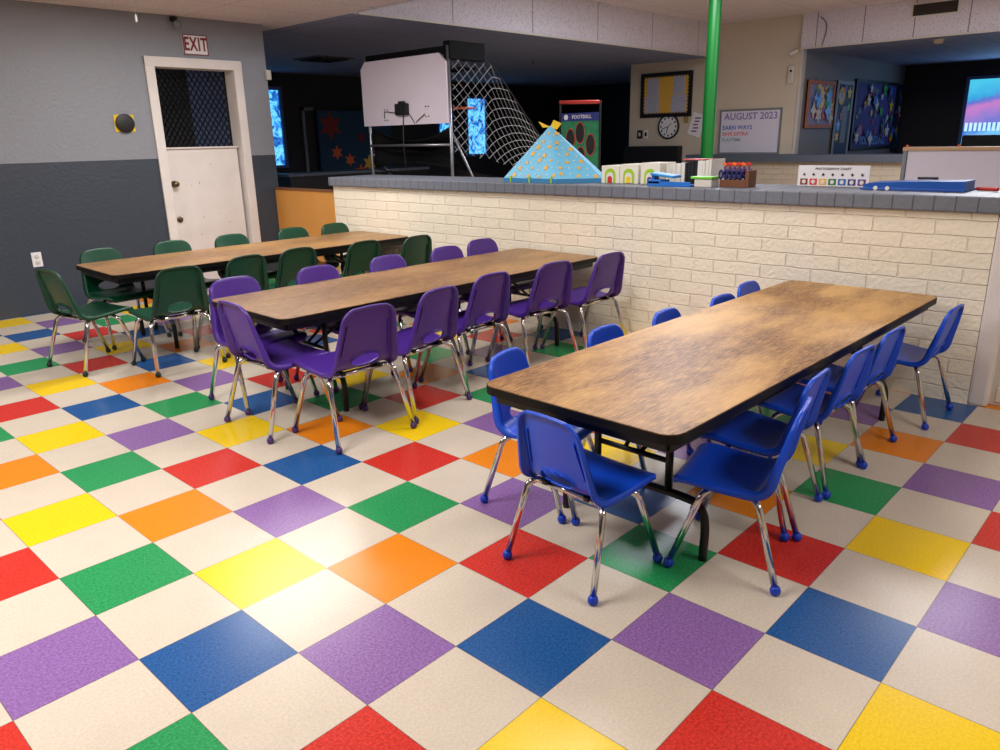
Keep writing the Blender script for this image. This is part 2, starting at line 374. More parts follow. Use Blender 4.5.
wall('wall_fascia_north', (3.7, 4.64, 2.425), (10.35, 4.70, 2.87), fa)
wall('wall_fascia_east', (10.28, -4.2, 2.425), (10.35, 3.35, 2.87), fb)
wall('wall_fascia_west', (3.64, -4.2, 2.425), (3.7, 4.64, 2.87), fb)
link('trim_1', box(B((3.7, 4.62, 2.415), (10.3, 4.65, 2.435)), (10.26, -4.2, 2.415), (10.30, 3.36, 2.435)), M_['off_white'], kind='structure')
# tan wall of the hall and its openings
wall('wall_hall', (10.35, 3.35, 0), (10.5, 6.16, 2.87), M_['tan'])
wall('wall_dark_far', (3.4, 10.4, 0), (15.6, 10.55, 2.43), M_['dark_wall'])
wall('wall_dark_east', (14.0, 6.16, 0), (14.15, 10.4, 2.43), M_['black'])
wall('wall_dark_west', (1.0, 5.98, 0), (1.15, 10.4, 2.43), M_['dark_wall'])
wall('wall_annex_side', (10.5, 3.35, 0), (15.6, 3.45, 2.43), M_['far_grey'])
wall('wall_annex_far', (15.0, -4.1, 0), (15.15, 3.35, 2.43), M_['dark_wall'])
link('trim_2', B((10.33, 3.33, 1.03), (10.37, 3.36, 2.87)), M_['off_white'], kind='structure')
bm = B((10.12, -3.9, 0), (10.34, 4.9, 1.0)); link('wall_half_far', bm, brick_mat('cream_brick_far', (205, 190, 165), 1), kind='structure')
link('trim_3', B((10.02, -3.9, .93), (10.36, 4.9, 1.03), .008), M_['ledge'], kind='structure')
# brick half wall
bm = box(bmesh.new(), (XB, -.56, 0), (3.80, 4.74, .945))
link('wall_brick', bm, brick_mat('cream_brick', (250, 241, 220), 1), kind='structure')
link('trim_4', B((XB-.03, -.585, .948), (3.86, 4.77, 1.024), .008), M_['cap'], kind='structure')
bm = B((XB-.005, -.645, 0), (XB+.105, -.56, .94), .016); link('trim_5', bm, M_['white_paint'], kind='structure')
t = root('white_half_door', (XB+.06, -.66, 0), 0, 'off-white half door right beside the end post of the brick wall', 'door')
link('leaf', B((0, -.85, .0), (.035, .03, .93), .004), M_['off_white'], t); link('kick_plate', B((-.006, -.84, .02), (0, -.01, .10), .002), M_['cardboard'], t)
# orange panel closing the gap
t = root('plywood_gate', (3.41, 5.27, 0), 0, 'orange plywood half gate between the grey wall and the cream brick wall', 'gate')
link('panel', B((-.012, -.525, .04), (.012, .535, .885), .003), M_['pw'], t)
link('top_rail', B((-.022, -.525, .885), (.022, .535, .905), .003), mat('rail_wood', (120, 78, 45), .5), t)
link('post', B((-.02, -.52, 0), (.02, -.48, .88)).__class__ and B((.012, -.525, 0), (.04, -.48, .88)), M_['brown'], t)
link('post', B((.012, .49, 0), (.04, .535, .88)), M_['brown'], t)
# ---------------------------------------------------------------- door with casing
def door():
    m = M_['white_paint']
    w = .085
    bm = bmesh.new()
    box(bm, (DX0-w+.03, YW-.022, 0), (DX0+.03, YW, DZ+w-.03), bev=.006); box(bm, (DX1-.03, YW-.022, 0), (DX1+w-.03, YW, DZ+w-.03), bev=.006)
    box(bm, (DX0-w+.03, YW-.024, DZ-.03), (DX1+w-.03, YW, DZ+w-.03), bev=.006)
    box(bm, (DX0, YW, 0), (DX0+.03, YW+.16, DZ)); box(bm, (DX1-.03, YW, 0), (DX1, YW+.16, DZ)); box(bm, (DX0, YW, DZ-.03), (DX1, YW+.16, DZ))
    link('door_1', bm, m, kind='structure')
door()
t = root('dutch_door_leaf', (DX0+.03, YW+.05, 0), 0, 'scuffed white lower half of the dutch door under the exit sign', 'door')
link('panel', B((.004, 0, .012), (DX1-DX0-.085, .04, 1.30), .004), M_['white_paint'], t)
link('top_shelf', B((-.0, -.02, 1.30), (DX1-DX0-.075, .07, 1.315), .004), M_['white_paint'], t)
k = link('knob', lathe(bmesh.new(), [(.030, 0), (.030, -.008), (.014, -.012), (.014, -.035), (.026, -.045), (.026, -.06), (.012, -.068)], (.055, 0, .99), 18, 'y'), M_['brass'], t, True)
k['label'] = 'round brass knob'
k = link('lock', lathe(bmesh.new(), [(.028, 0), (.028, -.012), (.02, -.016)], (.062, 0, .665), 18, 'y'), M_['brass'], t, True); k['label'] = 'round deadbolt'
for i in range(9):
    bm = bmesh.new(); x, z = random.uniform(.12, .6), random.uniform(.5, 1.25); a = random.uniform(0, 3)
    box(bm, (x, -.0008, z), (x+random.uniform(.008, .03), .001, z+.004), Matrix.Rotation(a, 3, 'Y'))
    link('scuff_mark', bm, M_['grey'], t)
for z in (1.55, 1.68, 1.78): pass
# passage behind the door
wall('wall_passage_side', (2.0, YW+.17, 0), (2.08, 8.2, 2.43), M_['dark_wall'])
t = root('mesh_screen', (3.16, 6.3, 0), 0, 'dark diamond mesh screen behind the upper door opening', 'screen')
bm = bmesh.new(); S, W_, H0, H1 = .055, 1.0, .2, 2.35
for sgn in (1, -1):
    k = -H1
    while k < H1+W_:
        pts = []
        for x in (0, W_):
            pass
        # line z = sgn*1.5*(x)+k clipped
        x0, x1 = 0, W_
        za, zb = k+sgn*1.5*x0, k+sgn*1.5*x1
        def cl(za, zb):
            out = []
            for z_ in (H0, H1):
                if (za-z_)*(zb-z_) < 0: out.append(((z_-k)/(sgn*1.5), z_))
            if H0 <= za <= H1: out.append((x0, za))
            if H0 <= zb <= H1: out.append((x1, zb))
            return out
        pp = cl(za, zb)
        if len(pp) >= 2:
            a, b_ = pp[0], pp[1]
            tube(bm, [(0.0+.002*sgn, a[0], a[1]), (0.0+.002*sgn, b_[0], b_[1])], .006, 4)
        k += S*1.5
link('wire_mesh', bm, M_['black_metal'], t)
link('frame', box(box(box(B((-.02, -.04, 0), (.02, 0, 2.4)), (-.02, W_, 0), (.02, W_+.04, 2.4)), (-.02, 0, .16), (.02, W_, .2)), (-.02, 0, 2.36), (.02, W_, 2.4)), M_['black_metal'], t)
t.rotation_euler = (0, 0, R(38)); t.location = (3.10, 6.02, 0)
wall('wall_passage_far', (3.75, 8.1, 0), (4.72, 8.2, 2.43), mat('passage_blue', (90, 104, 130), .7))
wall('wall_passage_shaded', (2.08, 8.1, 0), (3.75, 8.2, 2.43), M_['black'])  # left stretch of the far passage wall, its darkness painted in as black
# windows of the dark room
def window(n, x0, x1, z0, z1, y, gm=None, axis='y'):
    fr = mat('window_frame_blue', (60, 90, 150), .5)
    def bb(a0, a1, d0, d1, z0_, z1_):
        return ((a0, y+d0, z0_), (a1, y+d1, z1_)) if axis == 'y' else ((y+d0, a0, z0_), (y+d1, a1, z1_))
    g = link('window_%d' % n, B(*bb(x0, x1, -.012, -.008, z0, z1)), gm or GLASS, kind='structure')
    bm = bmesh.new()
    for q in ((x0-.05, x0, z0-.05, z1+.05), (x1, x1+.05, z0-.05, z1+.05), (x0, x1, z0-.05, z0), (x0, x1, z1, z1+.05)):
        box(bm, *bb(q[0], q[1], -.05, 0, q[2], q[3]))
    link('window_frame', bm, fr, g)
window(1, 5.9, 6.40, .98, 2.16, 10.4); window(2, 10.75, 11.28, 1.03, 2.12, 10.4); window(3, 9.95, 10.3, 1.1, 1.95, 10.4)
def outdoor():
    m, nt, b = newmat('fence_view')
    g = node(nt, 'ShaderNodeNewGeometry'); sep = node(nt, 'ShaderNodeSeparateXYZ'); nt.links.new(g.outputs['Position'], sep.inputs[0])
    n = node(nt, 'ShaderNodeTexNoise'); n.inputs['Scale'].default_value = 4; n.inputs['Detail'].default_value = 7; nt.links.new(g.outputs['Position'], n.inputs['Vector'])
    zz = math_(nt, 'ADD', sep.outputs[2], math_(nt, 'MULTIPLY', math_(nt, 'SUBTRACT', n.outputs['Fac'], .5), .35))
    zz = math_(nt, 'ADD', zz, math_(nt, 'MULTIPLY', math_(nt, 'SUBTRACT', sep.outputs[1], 2.0), .25))
    rp = node(nt, 'ShaderNodeValToRGB'); e = rp.color_ramp.elements
    e[0].position = 0; e[0].color = srgb((90, 190, 235)); e[1].position = 1; e[1].color = srgb((70, 190, 225))
    for p_, c_ in ((.12, (120, 190, 240)), (.25, (60, 110, 205)), (.42, (140, 120, 200)), (.62, (190, 120, 190)), (.72, (90, 110, 200)), (.8, (50, 160, 215))):
        k = e.new(p_); k.color = srgb(c_)
    nt.links.new(math_(nt, 'SUBTRACT', zz, 1.08), rp.inputs['Fac'])
    pk = math_(nt, 'LESS_THAN', math_(nt, 'ABSOLUTE', math_(nt, 'WRAP', sep.outputs[1], .035, -.035)), .022)
    band = math_(nt, 'MULTIPLY', math_(nt, 'GREATER_THAN', sep.outputs[2], 1.28), math_(nt, 'LESS_THAN', sep.outputs[2], 1.42))
    col = mixc(nt, math_(nt, 'MULTIPLY', pk, band), rp.outputs['Color'], srgb((190, 235, 250)))
    nt.links.new(col, b.inputs['Emission Color']); b.inputs['Emission Strength'].default_value = .6
    b.inputs['Base Color'].default_value = (.02, .03, .05, 1); b.inputs['Roughness'].default_value = .1
    return m
window(4, .6, 2.28, 1.03, 2.13, 15.0, outdoor(), 'x')
# ================================================================ CHAIRS (unit = large chair)
PROF = [(-.006, .630), (.003, .590), (.018, .527), (.036, .460), (.052, .403), (.068, .365), (.098, .345), (.15, .340), (.22, .345), (.30, .354), (.355, .358), (.385, .351), (.402, .334)]
pc = cat_rom([(a, 0, b_) for a, b_ in PROF], 10)
acc = [0]
for a, b_ in zip(pc, pc[1:]): acc.append(acc[-1]+(b_-a).length)
STOT = acc[-1]
def cen(s):
    s = max(0, min(STOT, s))
    for i in range(len(acc)-1):
        if acc[i+1] >= s:
            t_ = (s-acc[i])/(acc[i+1]-acc[i]+1e-9); return pc[i].lerp(pc[i+1], t_)
    return pc[-1]
def s_at(x=None, z=None):
    for i, p_ in enumerate(pc):
        if z is not None and p_.z <= z: return acc[i]
        if x is not None and p_.x >= x and p_.z < .4: return acc[i]
S_SPLIT = s_at(z=.348)
S_HOLE = s_at(z=.392); HA, HB = .031, .080
def hw(s):
    z = cen(s)
    zb = s_at(z=.40)
    if s < zb: w = .131+(.161-.131)*min(1, (s/zb))**1.1
    else:
        t_ = (s-zb)/(STOT-zb); w = .161+.024*math.sin(math.pi*min(1, t_*1.15)*.5) - .012*max(0, t_-.6)
    r_ = .05
    if s < r_: w = w-r_+math.sqrt(max(0, r_*r_-(r_-s)**2))+.0
    e = STOT-s; r_ = .045
    if e < r_: w = w-r_+math.sqrt(max(0, r_*r_-(r_-e)**2))
    return w
def surf(s, y):
    p_ = cen(s).copy(); e = .002
    tg = (cen(s+e)-cen(s-e)).normalized(); n = Vector((-tg.z, 0, tg.x))
    n = Vector((tg.z*-1, 0, tg.x))
    if n.x < 0 and p_.z > .4: n = -n
    if n.z < 0 and p_.x > .12: n = -n
    sb = s_at(z=.42); v = y/.17
    curve = .016*v*v if s < sb else .016*v*v*max(.25, 1-(s-sb)/.15)
    p_ = p_+n*curve; p_.y = y
    if s < .03: p_.z += .0
    nn = (n + Vector((0, -2*.016*v/.17*1.0, 0))).normalized()
    return p_, nn, tg
NI, NJ = 56, 30
def shell_bm():
    bm = bmesh.new(); sl = bm.verts.layers.float.new('s')
    pars = {}
    F_, K_ = {}, {}
    t = .004
    S0 = .0008
    for i in range(NI+1):
        s = S0+(STOT-2*S0)*i/NI
        for j in range(NJ+1):
            y = hw(s)*(2*j/NJ-1); pars[i, j] = [s, y]
    inside = lambda s, y: ((s-S_HOLE)/HA)**2+(y/HB)**2 < 1
    hole = {(i, j) for i in range(NI) for j in range(NJ)
            if inside((pars[i, j][0]+pars[i+1, j][0])/2, (pars[i, j][1]+pars[i+1, j+1][1])/2)}
    touch = {}
    for (i, j) in hole:
        for q in ((i, j), (i+1, j), (i, j+1), (i+1, j+1)): touch[q] = touch.get(q, 0)+1
    for q, n_ in touch.items():
        if n_ < 4:
            s, y = pars[q]; k = math.sqrt(((s-S_HOLE)/HA)**2+(y/HB)**2)
            pars[q] = [S_HOLE+(s-S_HOLE)/k, y/k]
    crown = lambda s, y: .012*max(0, 1-s/.08)*(1-(y/.12)**2)
    def P3(s, y, off=0, out=(0, 0), o=0):
        p_, n, tg = surf(s, y)
        q = p_+n*(-off)+tg*(out[0]*o)+Vector((0, 1, 0))*(out[1]*o)
        q.z += crown(s, y); return q
    def V(co, s):
        v = bm.verts.new(co); v[sl] = s; return v
    for q, (s, y) in pars.items():
        if touch.get(q, 0) == 4: continue
        F_[q] = V(P3(s, y), s); K_[q] = V(P3(s, y, t), s)
    for i in range(NI):
        for j in range(NJ):
            if (i, j) in hole: continue
            q = ((i, j), (i, j+1), (i+1, j+1), (i+1, j))
            bm.faces.new([F_[x] for x in q]); bm.faces.new([K_[x] for x in q][::-1])
    # outer rim
    loop = [(0, j) for j in range(NJ+1)]+[(i, NJ) for i in range(1, NI+1)]+[(NI, j) for j in range(NJ-1, -1, -1)]+[(i, 0) for i in range(NI-1, 0, -1)]
    n = len(loop)
    def dep(s):
        z1, z2 = s_at(z=.40), s_at(x=.16)
        if s < z1: return .017+.019*(s/z1)
        if s < z2: return .036-.017*(s-z1)/(z2-z1)
        return .019
    rims = []
    for k, q in enumerate(loop):
        s, y = pars[q]; a, b_ = pars[loop[k-1]], pars[loop[(k+1) % n]]
        dm = Vector((b_[0]-a[0], b_[1]-a[1])); m_ = Vector((-dm.y, dm.x)).normalized()
        c_ = Vector((s-STOT/2, y))
        if m_.dot(c_) < 0: m_ = -m_
        d = dep(s)
        rims.append([V(P3(s, y, .003, m_, .0045), s), V(P3(s, y, d, m_, .0075), s), V(P3(s, y, d, m_, -.0045), s)])
    for k, q in enumerate(loop):
        q2 = loop[(k+1) % n]; A_, B_ = rims[k], rims[(k+1) % n]
        ch1 = [F_[q]]+A_+[K_[q]]; ch2 = [F_[q2]]+B_+[K_[q2]]
        for x in range(4):
            bm.faces.new((ch1[x], ch1[x+1], ch2[x+1], ch2[x]))
    # hole rim
    ed = {}
    for (i, j) in hole:
        for a, b_ in (((i, j), (i, j+1)), ((i, j+1), (i+1, j+1)), ((i+1, j+1), (i+1, j)), ((i+1, j), (i, j))):
            ed[(a, b_)] = 1
    lip = {}
    def lp(q):
        if q not in lip:
            s, y = pars[q]; m_ = Vector(((S_HOLE-s)/HA/HA, -y/HB/HB)).normalized()
            lip[q] = V(P3(s, y, .014, m_, .001), s)
        return lip[q]
    for (a, b_) in ed:
        if (b_, a) not in ed:
            bm.faces.new((F_[a], F_[b_], lp(b_), lp(a))); bm.faces.new((lp(a), lp(b_), K_[b_], K_[a]))
    # two stiffening ribs down the back
    for sg in (1, -1):
        prev = None
        for k in range(13):
            s = .07+(S_HOLE-.10)*k/12; y = sg*(hw(s)-.030)
            w = .0022; c4 = [V(P3(s, y-w, t*.8), s), V(P3(s, y+w, t*.8), s), V(P3(s, y+w, t+.006), s), V(P3(s, y-w, t+.006), s)]
            if prev:
                for x in range(4): bm.faces.new((prev[x], prev[(x+1) % 4], c4[(x+1) % 4], c4[x]))
            else: bm.faces.new(c4)
            prev = c4
        bm.faces.new(prev[::-1])
    bmesh.ops.recalc_face_normals(bm, faces=bm.faces[:]); bm.normal_update()
    return bm, sl
def split_shell(scale):
    bm, sl = shell_bm()
    for v in bm.verts: v.co *= scale
    out = []
    for part in (0, 1):
        idx, vs_, fs, ns = {}, [], [], []
        for f_ in bm.faces:
            ms = sum(v[sl] for v in f_.verts)/len(f_.verts)
            if (ms < S_SPLIT) != (part == 0): continue
            fv = []
            for v in f_.verts:
                if v.index not in idx:
                    idx[v.index] = len(vs_); vs_.append(tuple(v.co)); ns.append(tuple(v.normal))
                fv.append(idx[v.index])
            fs.append(fv)
        me = bpy.data.meshes.new('backrest' if part == 0 else 'seat'); me.from_pydata(vs_, [], fs); me.update()
        for p_ in me.polygons: p_.use_smooth = True
        me.normals_split_custom_set_from_vertices(ns)
        out.append(me)
    bm.free(); return out
def index_fix(bm): bm.verts.index_update()
_old = shell_bm
def shell_bm():
    bm, sl = _old(); bm.verts.index_update(); return bm, sl
def make_chair(color, k, group):
    t = root('school_chair', (0, 0, 0), 0, 'x', 'chair', group)
    back, seat = split_shell(k)
    link('backrest', back, CH[color], t); link('seat', seat, CH[color], t)
    rt = .0116*(k**.5)
    def leg(sg, rear):
        x = .105 if rear else .268
        foot = (0, .213*sg, .018/k) if rear else (.385, .205*sg, .018/k)
        x2 = .085 if rear else .285
        P_ = [(x, .125*sg, .322), (x, .155*sg, .318), (x2, .178*sg, .300), (x2-.012 if rear else x2+.012, .184*sg, .268), foot]
        pts = cat_rom([Vector(p_)*k for p_ in P_[:4]], 4)+[Vector(P_[4])*k]
        l = link('leg', T(pts, rt, 12), M_['chrome'], t, True); l['label'] = 'chrome tube leg'
        fz = Vector(foot)*k
        link('foot_cap', lathe(bmesh.new(), [(.006, 0), (.012, .002), (.0155, .008), (.0165, .015), (.0155, .022), (.0125, .028), (.008, .031)], (fz.x, fz.y, 0), 14), CAPM[color], l, True)
    for sg in (1, -1): leg(sg, True)
    for sg in (1, -1): leg(sg, False)
    for x in (.105, .268):
        o = link('crossbar', T([Vector((x, -.126, .322))*k, Vector((x, .126, .322))*k], rt, 12), M_['chrome'], t, True); o['label'] = 'chrome bar under the seat'
    for sg in (1, -1):
        o = link('seat_bracket', box(bmesh.new(), Vector((.085, sg*.10-.012, .320))*k, Vector((.30, sg*.10+.012, .338))*k, bev=.003), M_['black_metal'], t); o['label'] = 'black steel seat bracket'
    return t
def place(color, k, group, lst):
    proto = make_chair(color, k, group)
    for n_, (x, y, a, lab) in enumerate(lst):
        o = proto if n_ == 0 else dup(proto)
        o.location = (x, y, 0); o.rotation_euler = (0, 0, R(a)); o['label'] = lab; o['group'] = group
place('blue', .865, 'blue chairs around the nearest table', [
    (.7235, .0165, -4, 'blue plastic school chair at the near end of the nearest table'),
    (1.29, -.509, 103, 'blue chair nearest the camera on the right side of the nearest table'),
    (1.625, -.424, 94, 'second blue chair from the camera on the right side of the nearest table'),
    (2.035, -.430, 88, 'third blue chair from the camera on the right side of the nearest table'),
    (2.415, -.428, 87, 'fourth blue chair along the right side, pushed in beside the chair by the brick wall'),
    (3.03, -.508, 88, 'blue chair standing pulled out against the brick wall at the far right'),
    (1.165, .576, -80, 'blue chair behind the near left corner of the nearest table'),
    (1.715, .510, -90, 'second blue chair along the hidden left side, its top showing above the table edge'),
    (2.160, .478, -88, 'third blue chair along the hidden left side of the nearest table'),
    (2.625, .432, -92, 'fourth blue chair of the hidden left side, smallest sliver of blue showing'),
    (3.03, .490, -90, 'blue chair of the hidden left side closest to the brick wall')])
place('purple', 1.0, 'purple chairs around the middle table', [
    (.775, 1.93, -2, 'purple plastic school chair at the near end of the middle table'),
    (1.116, 1.361, 88, 'purple chair nearest the camera with its back turned, at the corner of the middle table'),
    (1.590, 1.418, 97, 'second purple chair in the near row of the middle table'),
    (2.055, 1.50, 91, 'third purple chair in the near row of the middle table'),
    (2.55, 1.462, 84, 'fourth purple chair in the near row of the middle table'),
    (3.03, 1.407, 88, 'purple chair of the near row standing against the brick wall'),
    (1.115, 2.535, -91, 'purple chair facing the camera behind the near left corner of the middle table'),
    (1.62, 2.49, -90, 'second purple chair of the far row of the middle table, top of back visible'),
    (2.130, 2.475, -88, 'third purple chair of the far row of the middle table'),
    (2.635, 2.468, -90, 'fourth purple chair of the far row of the middle table'),
    (3.06, 2.545, -92, 'purple chair of the far row closest to the brick wall')])
place('green', 1.0, 'green chairs around the farthest table', [
    (.582, 3.77, 9, 'dark green school chair turned sideways at the left end of the farthest table'),
    (1.11, 3.185, 89, 'green chair nearest the camera with its back turned, at the farthest table'),
    (1.60, 3.27, 94, 'second green chair in the near row of the farthest table'),
    (2.01, 3.30, 90, 'third green chair in the near row, close beside the second'),
    (2.515, 3.215, 90, 'fourth green chair in the near row of the farthest table'),
    (2.945, 3.12, 92, 'green chair of the near row closest to the brick wall'),
    (1.145, 4.485, -83, 'green chair facing the camera at the near left corner of the farthest table'),
    (1.665, 4.475, -90, 'second green chair of the far row, in front of the grey wall beside the door'),
    (2.15, 4.465, -90, 'third green chair of the far row, in front of the white door'),
    (2.71, 4.455, -92, 'fourth green chair of the far row, in front of the plywood gate'),
    (3.13, 4.44, -88, 'green chair of the far row beside the brick wall')])
# ================================================================ TABLES
wt = wood_mat('table_laminate', (70, 45, 24), (142, 100, 58), (204, 158, 100), 1.15)
wt2 = wood_mat('table_laminate_far', (80, 56, 36), (136, 100, 66), (180, 142, 100), .4)
def table(name_label, cx, cy, rz, L, H, m):
    t = root('folding_table', (cx, cy, 0), rz, name_label, 'table', 'long folding tables')
    W = .74
    o = link('tabletop', poly_prism(bmesh.new(), [(x, y, H-.006) for x, y in rrect(L-.006, W-.006, .055)], (0, 0, .006)), m, t)
    o = link('edge_band', poly_prism(bmesh.new(), [(x, y, H-.03) for x, y in rrect(L, W, .058)], (0, 0, .0275)), M_['vinyl_edge'], t)
    bm = bmesh.new(); a, b_ = L/2-.045, W/2-.045
    for sg in (1, -1):
        box(bm, (-a, sg*b_-.012, H-.066), (a, sg*b_+.012, H-.03), bev=.004)
        box(bm, (sg*a-.012, -b_, H-.066), (sg*a+.012, b_, H-.03), bev=.004)
    link('apron', bm, M_['black_metal'], t)
    for sg in (-1, 1):
        X = sg*(L/2-.36)
        for s2 in (-1, 1):
            P_ = [(X, s2*.145, H-.03), (X, s2*.145, .20)]
            link('leg', T(P_, .0135, 10), M_['black_metal'], t, True)
        P_ = cat_rom([(X, -.285, .0), (X, -.285, .13), (X, -.262, .185), (X, -.2, .20), (X, 0, .20), (X, .2, .20), (X, .262, .185), (X, .285, .13), (X, .285, .0)], 6)
        link('foot_bar', T(P_, .0145, 10), M_['black_metal'], t, True)
        bm = bmesh.new()
        tube(bm, [(X, -.145, .31), (X, .145, .31)], .010, 8)
        for s2 in (-1, 1): tube(bm, [(X, s2*.03, .31), (X-sg*.33, s2*.10, H-.04)], .008, 8)
        link('brace', bm, M_['black_metal'], t, True)
    return t
table('long wood-grain folding table nearest the camera, ringed by blue chairs', 2.005, -.0145, R(-.8), 2.42, .56, wt)
table('long wood-grain folding table in the middle, ringed by purple chairs', 2.12, 2.078, R(-1.3), 2.41, .56, wt2)
table('long wood-grain folding table farthest back, ringed by green chairs', 2.14, 4.045, R(-1.2), 2.41, .56, wt2)
# ================================================================ GREY WALL THINGS
t = root('exit_sign', (2.735, YW, 2.2), 0, 'white exit sign with dark red letters above the door', 'sign')
link('plate', B((-.115, -.02, -.085), (.115, 0, .085), .004), M_['white'], t)
link('border', box(box(box(B((-.115, -.024, -.085), (-.108, -.018, .085)), (.108, -.024, -.085), (.115, -.018, .085)), (-.108, -.024, .078), (.108, -.018, .085)), (-.108, -.024, -.085), (.108, -.018, -.078)), M_['dark_red'], t)
text('lettering', 'EXIT', .158, frame_mat((0, -.022, 0), (1, 0, 0), (0, 0, 1)), M_['dark_red'], t, sx=.62)
t = root('round_target', (2.0, YW, 1.525), 0, 'black disc on a yellow square plate on the grey wall', 'wall plate')
link('plate', B((-.085, -.006, -.07), (.085, 0, .07), .002), M_['yellow'], t)
link('disc', lathe(bmesh.new(), [(.078, 0), (.078, -.022), (.06, -.028), (.012, -.03)], (0, -.006, 0), 28, 'y'), M_['black'], t, 'auto')
t = root('wall_camera', (2.56, YW, 2.37), 0, 'small black dome camera on the grey wall below the ceiling', 'camera')
link('mount', B((-.03, -.03, .01), (.03, 0, .05), .006), M_['black'], t)
link('body', T([(0, -.02, .02), (0, -.05, 0), (0, -.07, -.02)], .018, 12), M_['black'], t, True)
link('lens_ring', lathe(bmesh.new(), [(.034, 0), (.034, -.02), (.022, -.03)], (0, -.06, -.02), 18, 'y'), M_['grey'], t, 'auto')
t = root('power_outlet', (1.115, YW, .452), 0, 'white double power outlet low on the grey wall', 'outlet')
link('plate', B((-.038, -.008, -.06), (.038, 0, .06), .003), M_['white'], t)
for z in (.024, -.024): link('socket', lathe(bmesh.new(), [(.017, 0), (.017, -.004), (.015, -.005)], (0, -.008, z), 14, 'y'), M_['off_white'], t, 'auto')
t = root('pull_cord', (1.88, 5.0, 2.43), 0, 'white pull cord with a plastic end hanging from the ceiling', 'pull cord')
link('cord', T([(0, 0, 0), (0, 0, -.15)], .0012, 6), M_['off_white'], t)
link('cord_end', lathe(bmesh.new(), [(.004, 0), (.009, -.012), (.009, -.045), (.005, -.055)], (0, 0, -.14), 12), M_['white'], t, True)
# small white wall box on the wall end
t = tag(link('sensor_box', B((XE-.02, YW-.03, 1.93), (XE+.03, YW, 2.02), .004), M_['off_white']), 'small white box at the end of the grey wall near the dark room', 'sensor')
# ================================================================ BASKETBALL GAME
YL, YR, XP = 5.38, 4.16, 4.3
t = root('basketball_arcade_game', (0, 0, 0), 0, 'folding arcade basketball game seen from behind, white backboard and black side net', 'game')
pts = [(XP, YL+.05, 1.48), (XP, YL+.05, 2.03), (XP, YL-.02, 2.10), (XP, YR+.09, 2.10), (XP, YR, 2.02), (XP, YR, 1.48)]
link('backboard', poly_prism(bmesh.new(), pts, (.02, 0, 0)), M_['board_white'], t)
for y in (YL, YR):
    link('post', T([(XP+.035, y, 0), (XP+.035, y, 2.16)], .016, 12), M_['grey_metal'], t, True)
link('rear_crossbar', T([(XP+.03, YL, 1.285), (XP+.03, YR, 1.285)], .013, 12), M_['grey_metal'], t, True)
link('strut', T([(XP+.03, YR, 1.42), (XP+.45, YR, .75), (XP+.45, YR, 0)], .013, 10), M_['grey_metal'], t, True)
link('strut', T([(XP+.05, YL, 1.2), (XP+.5, YL-.1, .7), (XP+.5, YL-.1, 0)], .013, 10), M_['grey_metal'], t, True)
link('top_canopy', box(B((XP+.03, YR-.03, 2.04), (XP+.50, YR+.06, 2.2), .01), (XP+.025, YR, 2.09), (XP+.06, YL, 2.16), bev=.01), M_['black_cloth'], t)
# black cloth return sheet hanging between posts
bm = bmesh.new(); N1, N2 = 22, 12; gv = []
for i in range(N1+1):
    row = []
    for j in range(N2+1):
        u, v = i/N1, j/N2; y = YL+(YR-YL)*u
        z = 1.46-.13*math.sin(math.pi*u)*(1-v)-v*.40+.05*math.sin(math.pi*u)*v; x = XP+.06+.22*math.sin(math.pi*v)*math.sin(math.pi*u)+.02*math.sin(14*v+3*u)
        row.append(bm.verts.new((x, y, z)))
    gv.append(row)
for i in range(N1):
    for j in range(N2): bm.faces.new((gv[i][j], gv[i+1][j], gv[i+1][j+1], gv[i][j+1]))
sol = link('ball_return_cloth', bm, M_['black_cloth'], t, True); md = sol.modifiers.new('thick', 'SOLIDIFY'); md.thickness = .006
bm = bmesh.new(); gv = []
for i in range(N1+1):
    row = []
    for j in range(9):
        u, v = i/N1, j/8; row.append(bm.verts.new((XP+.1+1.5*v, YL+(YR-YL)*u, 1.05-.25*v-.06*math.sin(math.pi*u))))
    gv.append(row)
for i in range(N1):
    for j in range(8): bm.faces.new((gv[i][j], gv[i+1][j], gv[i+1][j+1], gv[i][j+1]))
sol = link('ramp_cloth', bm, M_['black_cloth'], t, True); md = sol.modifiers.new('thick', 'SOLIDIFY'); md.thickness = .006
bx = link('score_motor', box(B((XP-.05, 4.70, 1.57), (XP, 4.87, 1.68), .012), (XP-.06, 4.73, 1.64), (XP-.02, 4.80, 1.70), bev=.006), M_['black'], t)
bm = bmesh.new()
tube(bm, cat_rom([(XP-.006, 4.85, 1.60), (XP-.01, 4.95, 1.60), (XP-.008, 5.07, 1.61), (XP-.006, 5.08, 1.55)], 5), .004, 6)
tube(bm, cat_rom([(XP-.006, 4.72, 1.60), (XP-.01, 4.66, 1.54), (XP-.01, 4.62, 1.49)], 5), .004, 6)
tube(bm, cat_rom([(XP-.006, 4.60, 1.50), (XP-.01, 4.55, 1.53), (XP-.008, 4.47, 1.57)], 5), .004, 6)
tube(bm, cat_rom([(XP-.006, 4.79, 1.58), (XP-.02, 4.79, 1.3), (XP-.01, 4.78, 1.04)], 5), .005, 6)
link('cable', bm, M_['black'], t)
bm = bmesh.new()
for (y, z) in ((5.08, 1.63), (5.04, 1.63), (4.46, 1.64), (4.42, 1.64), (5.08, 1.53), (5.04, 1.53), (4.46, 1.55), (4.42, 1.55)):
    lathe(bm, [(.006, 0), (.006, -.006)], (XP, y, z), 8, 'x')
link('bolt', bm, M_['black'], t)
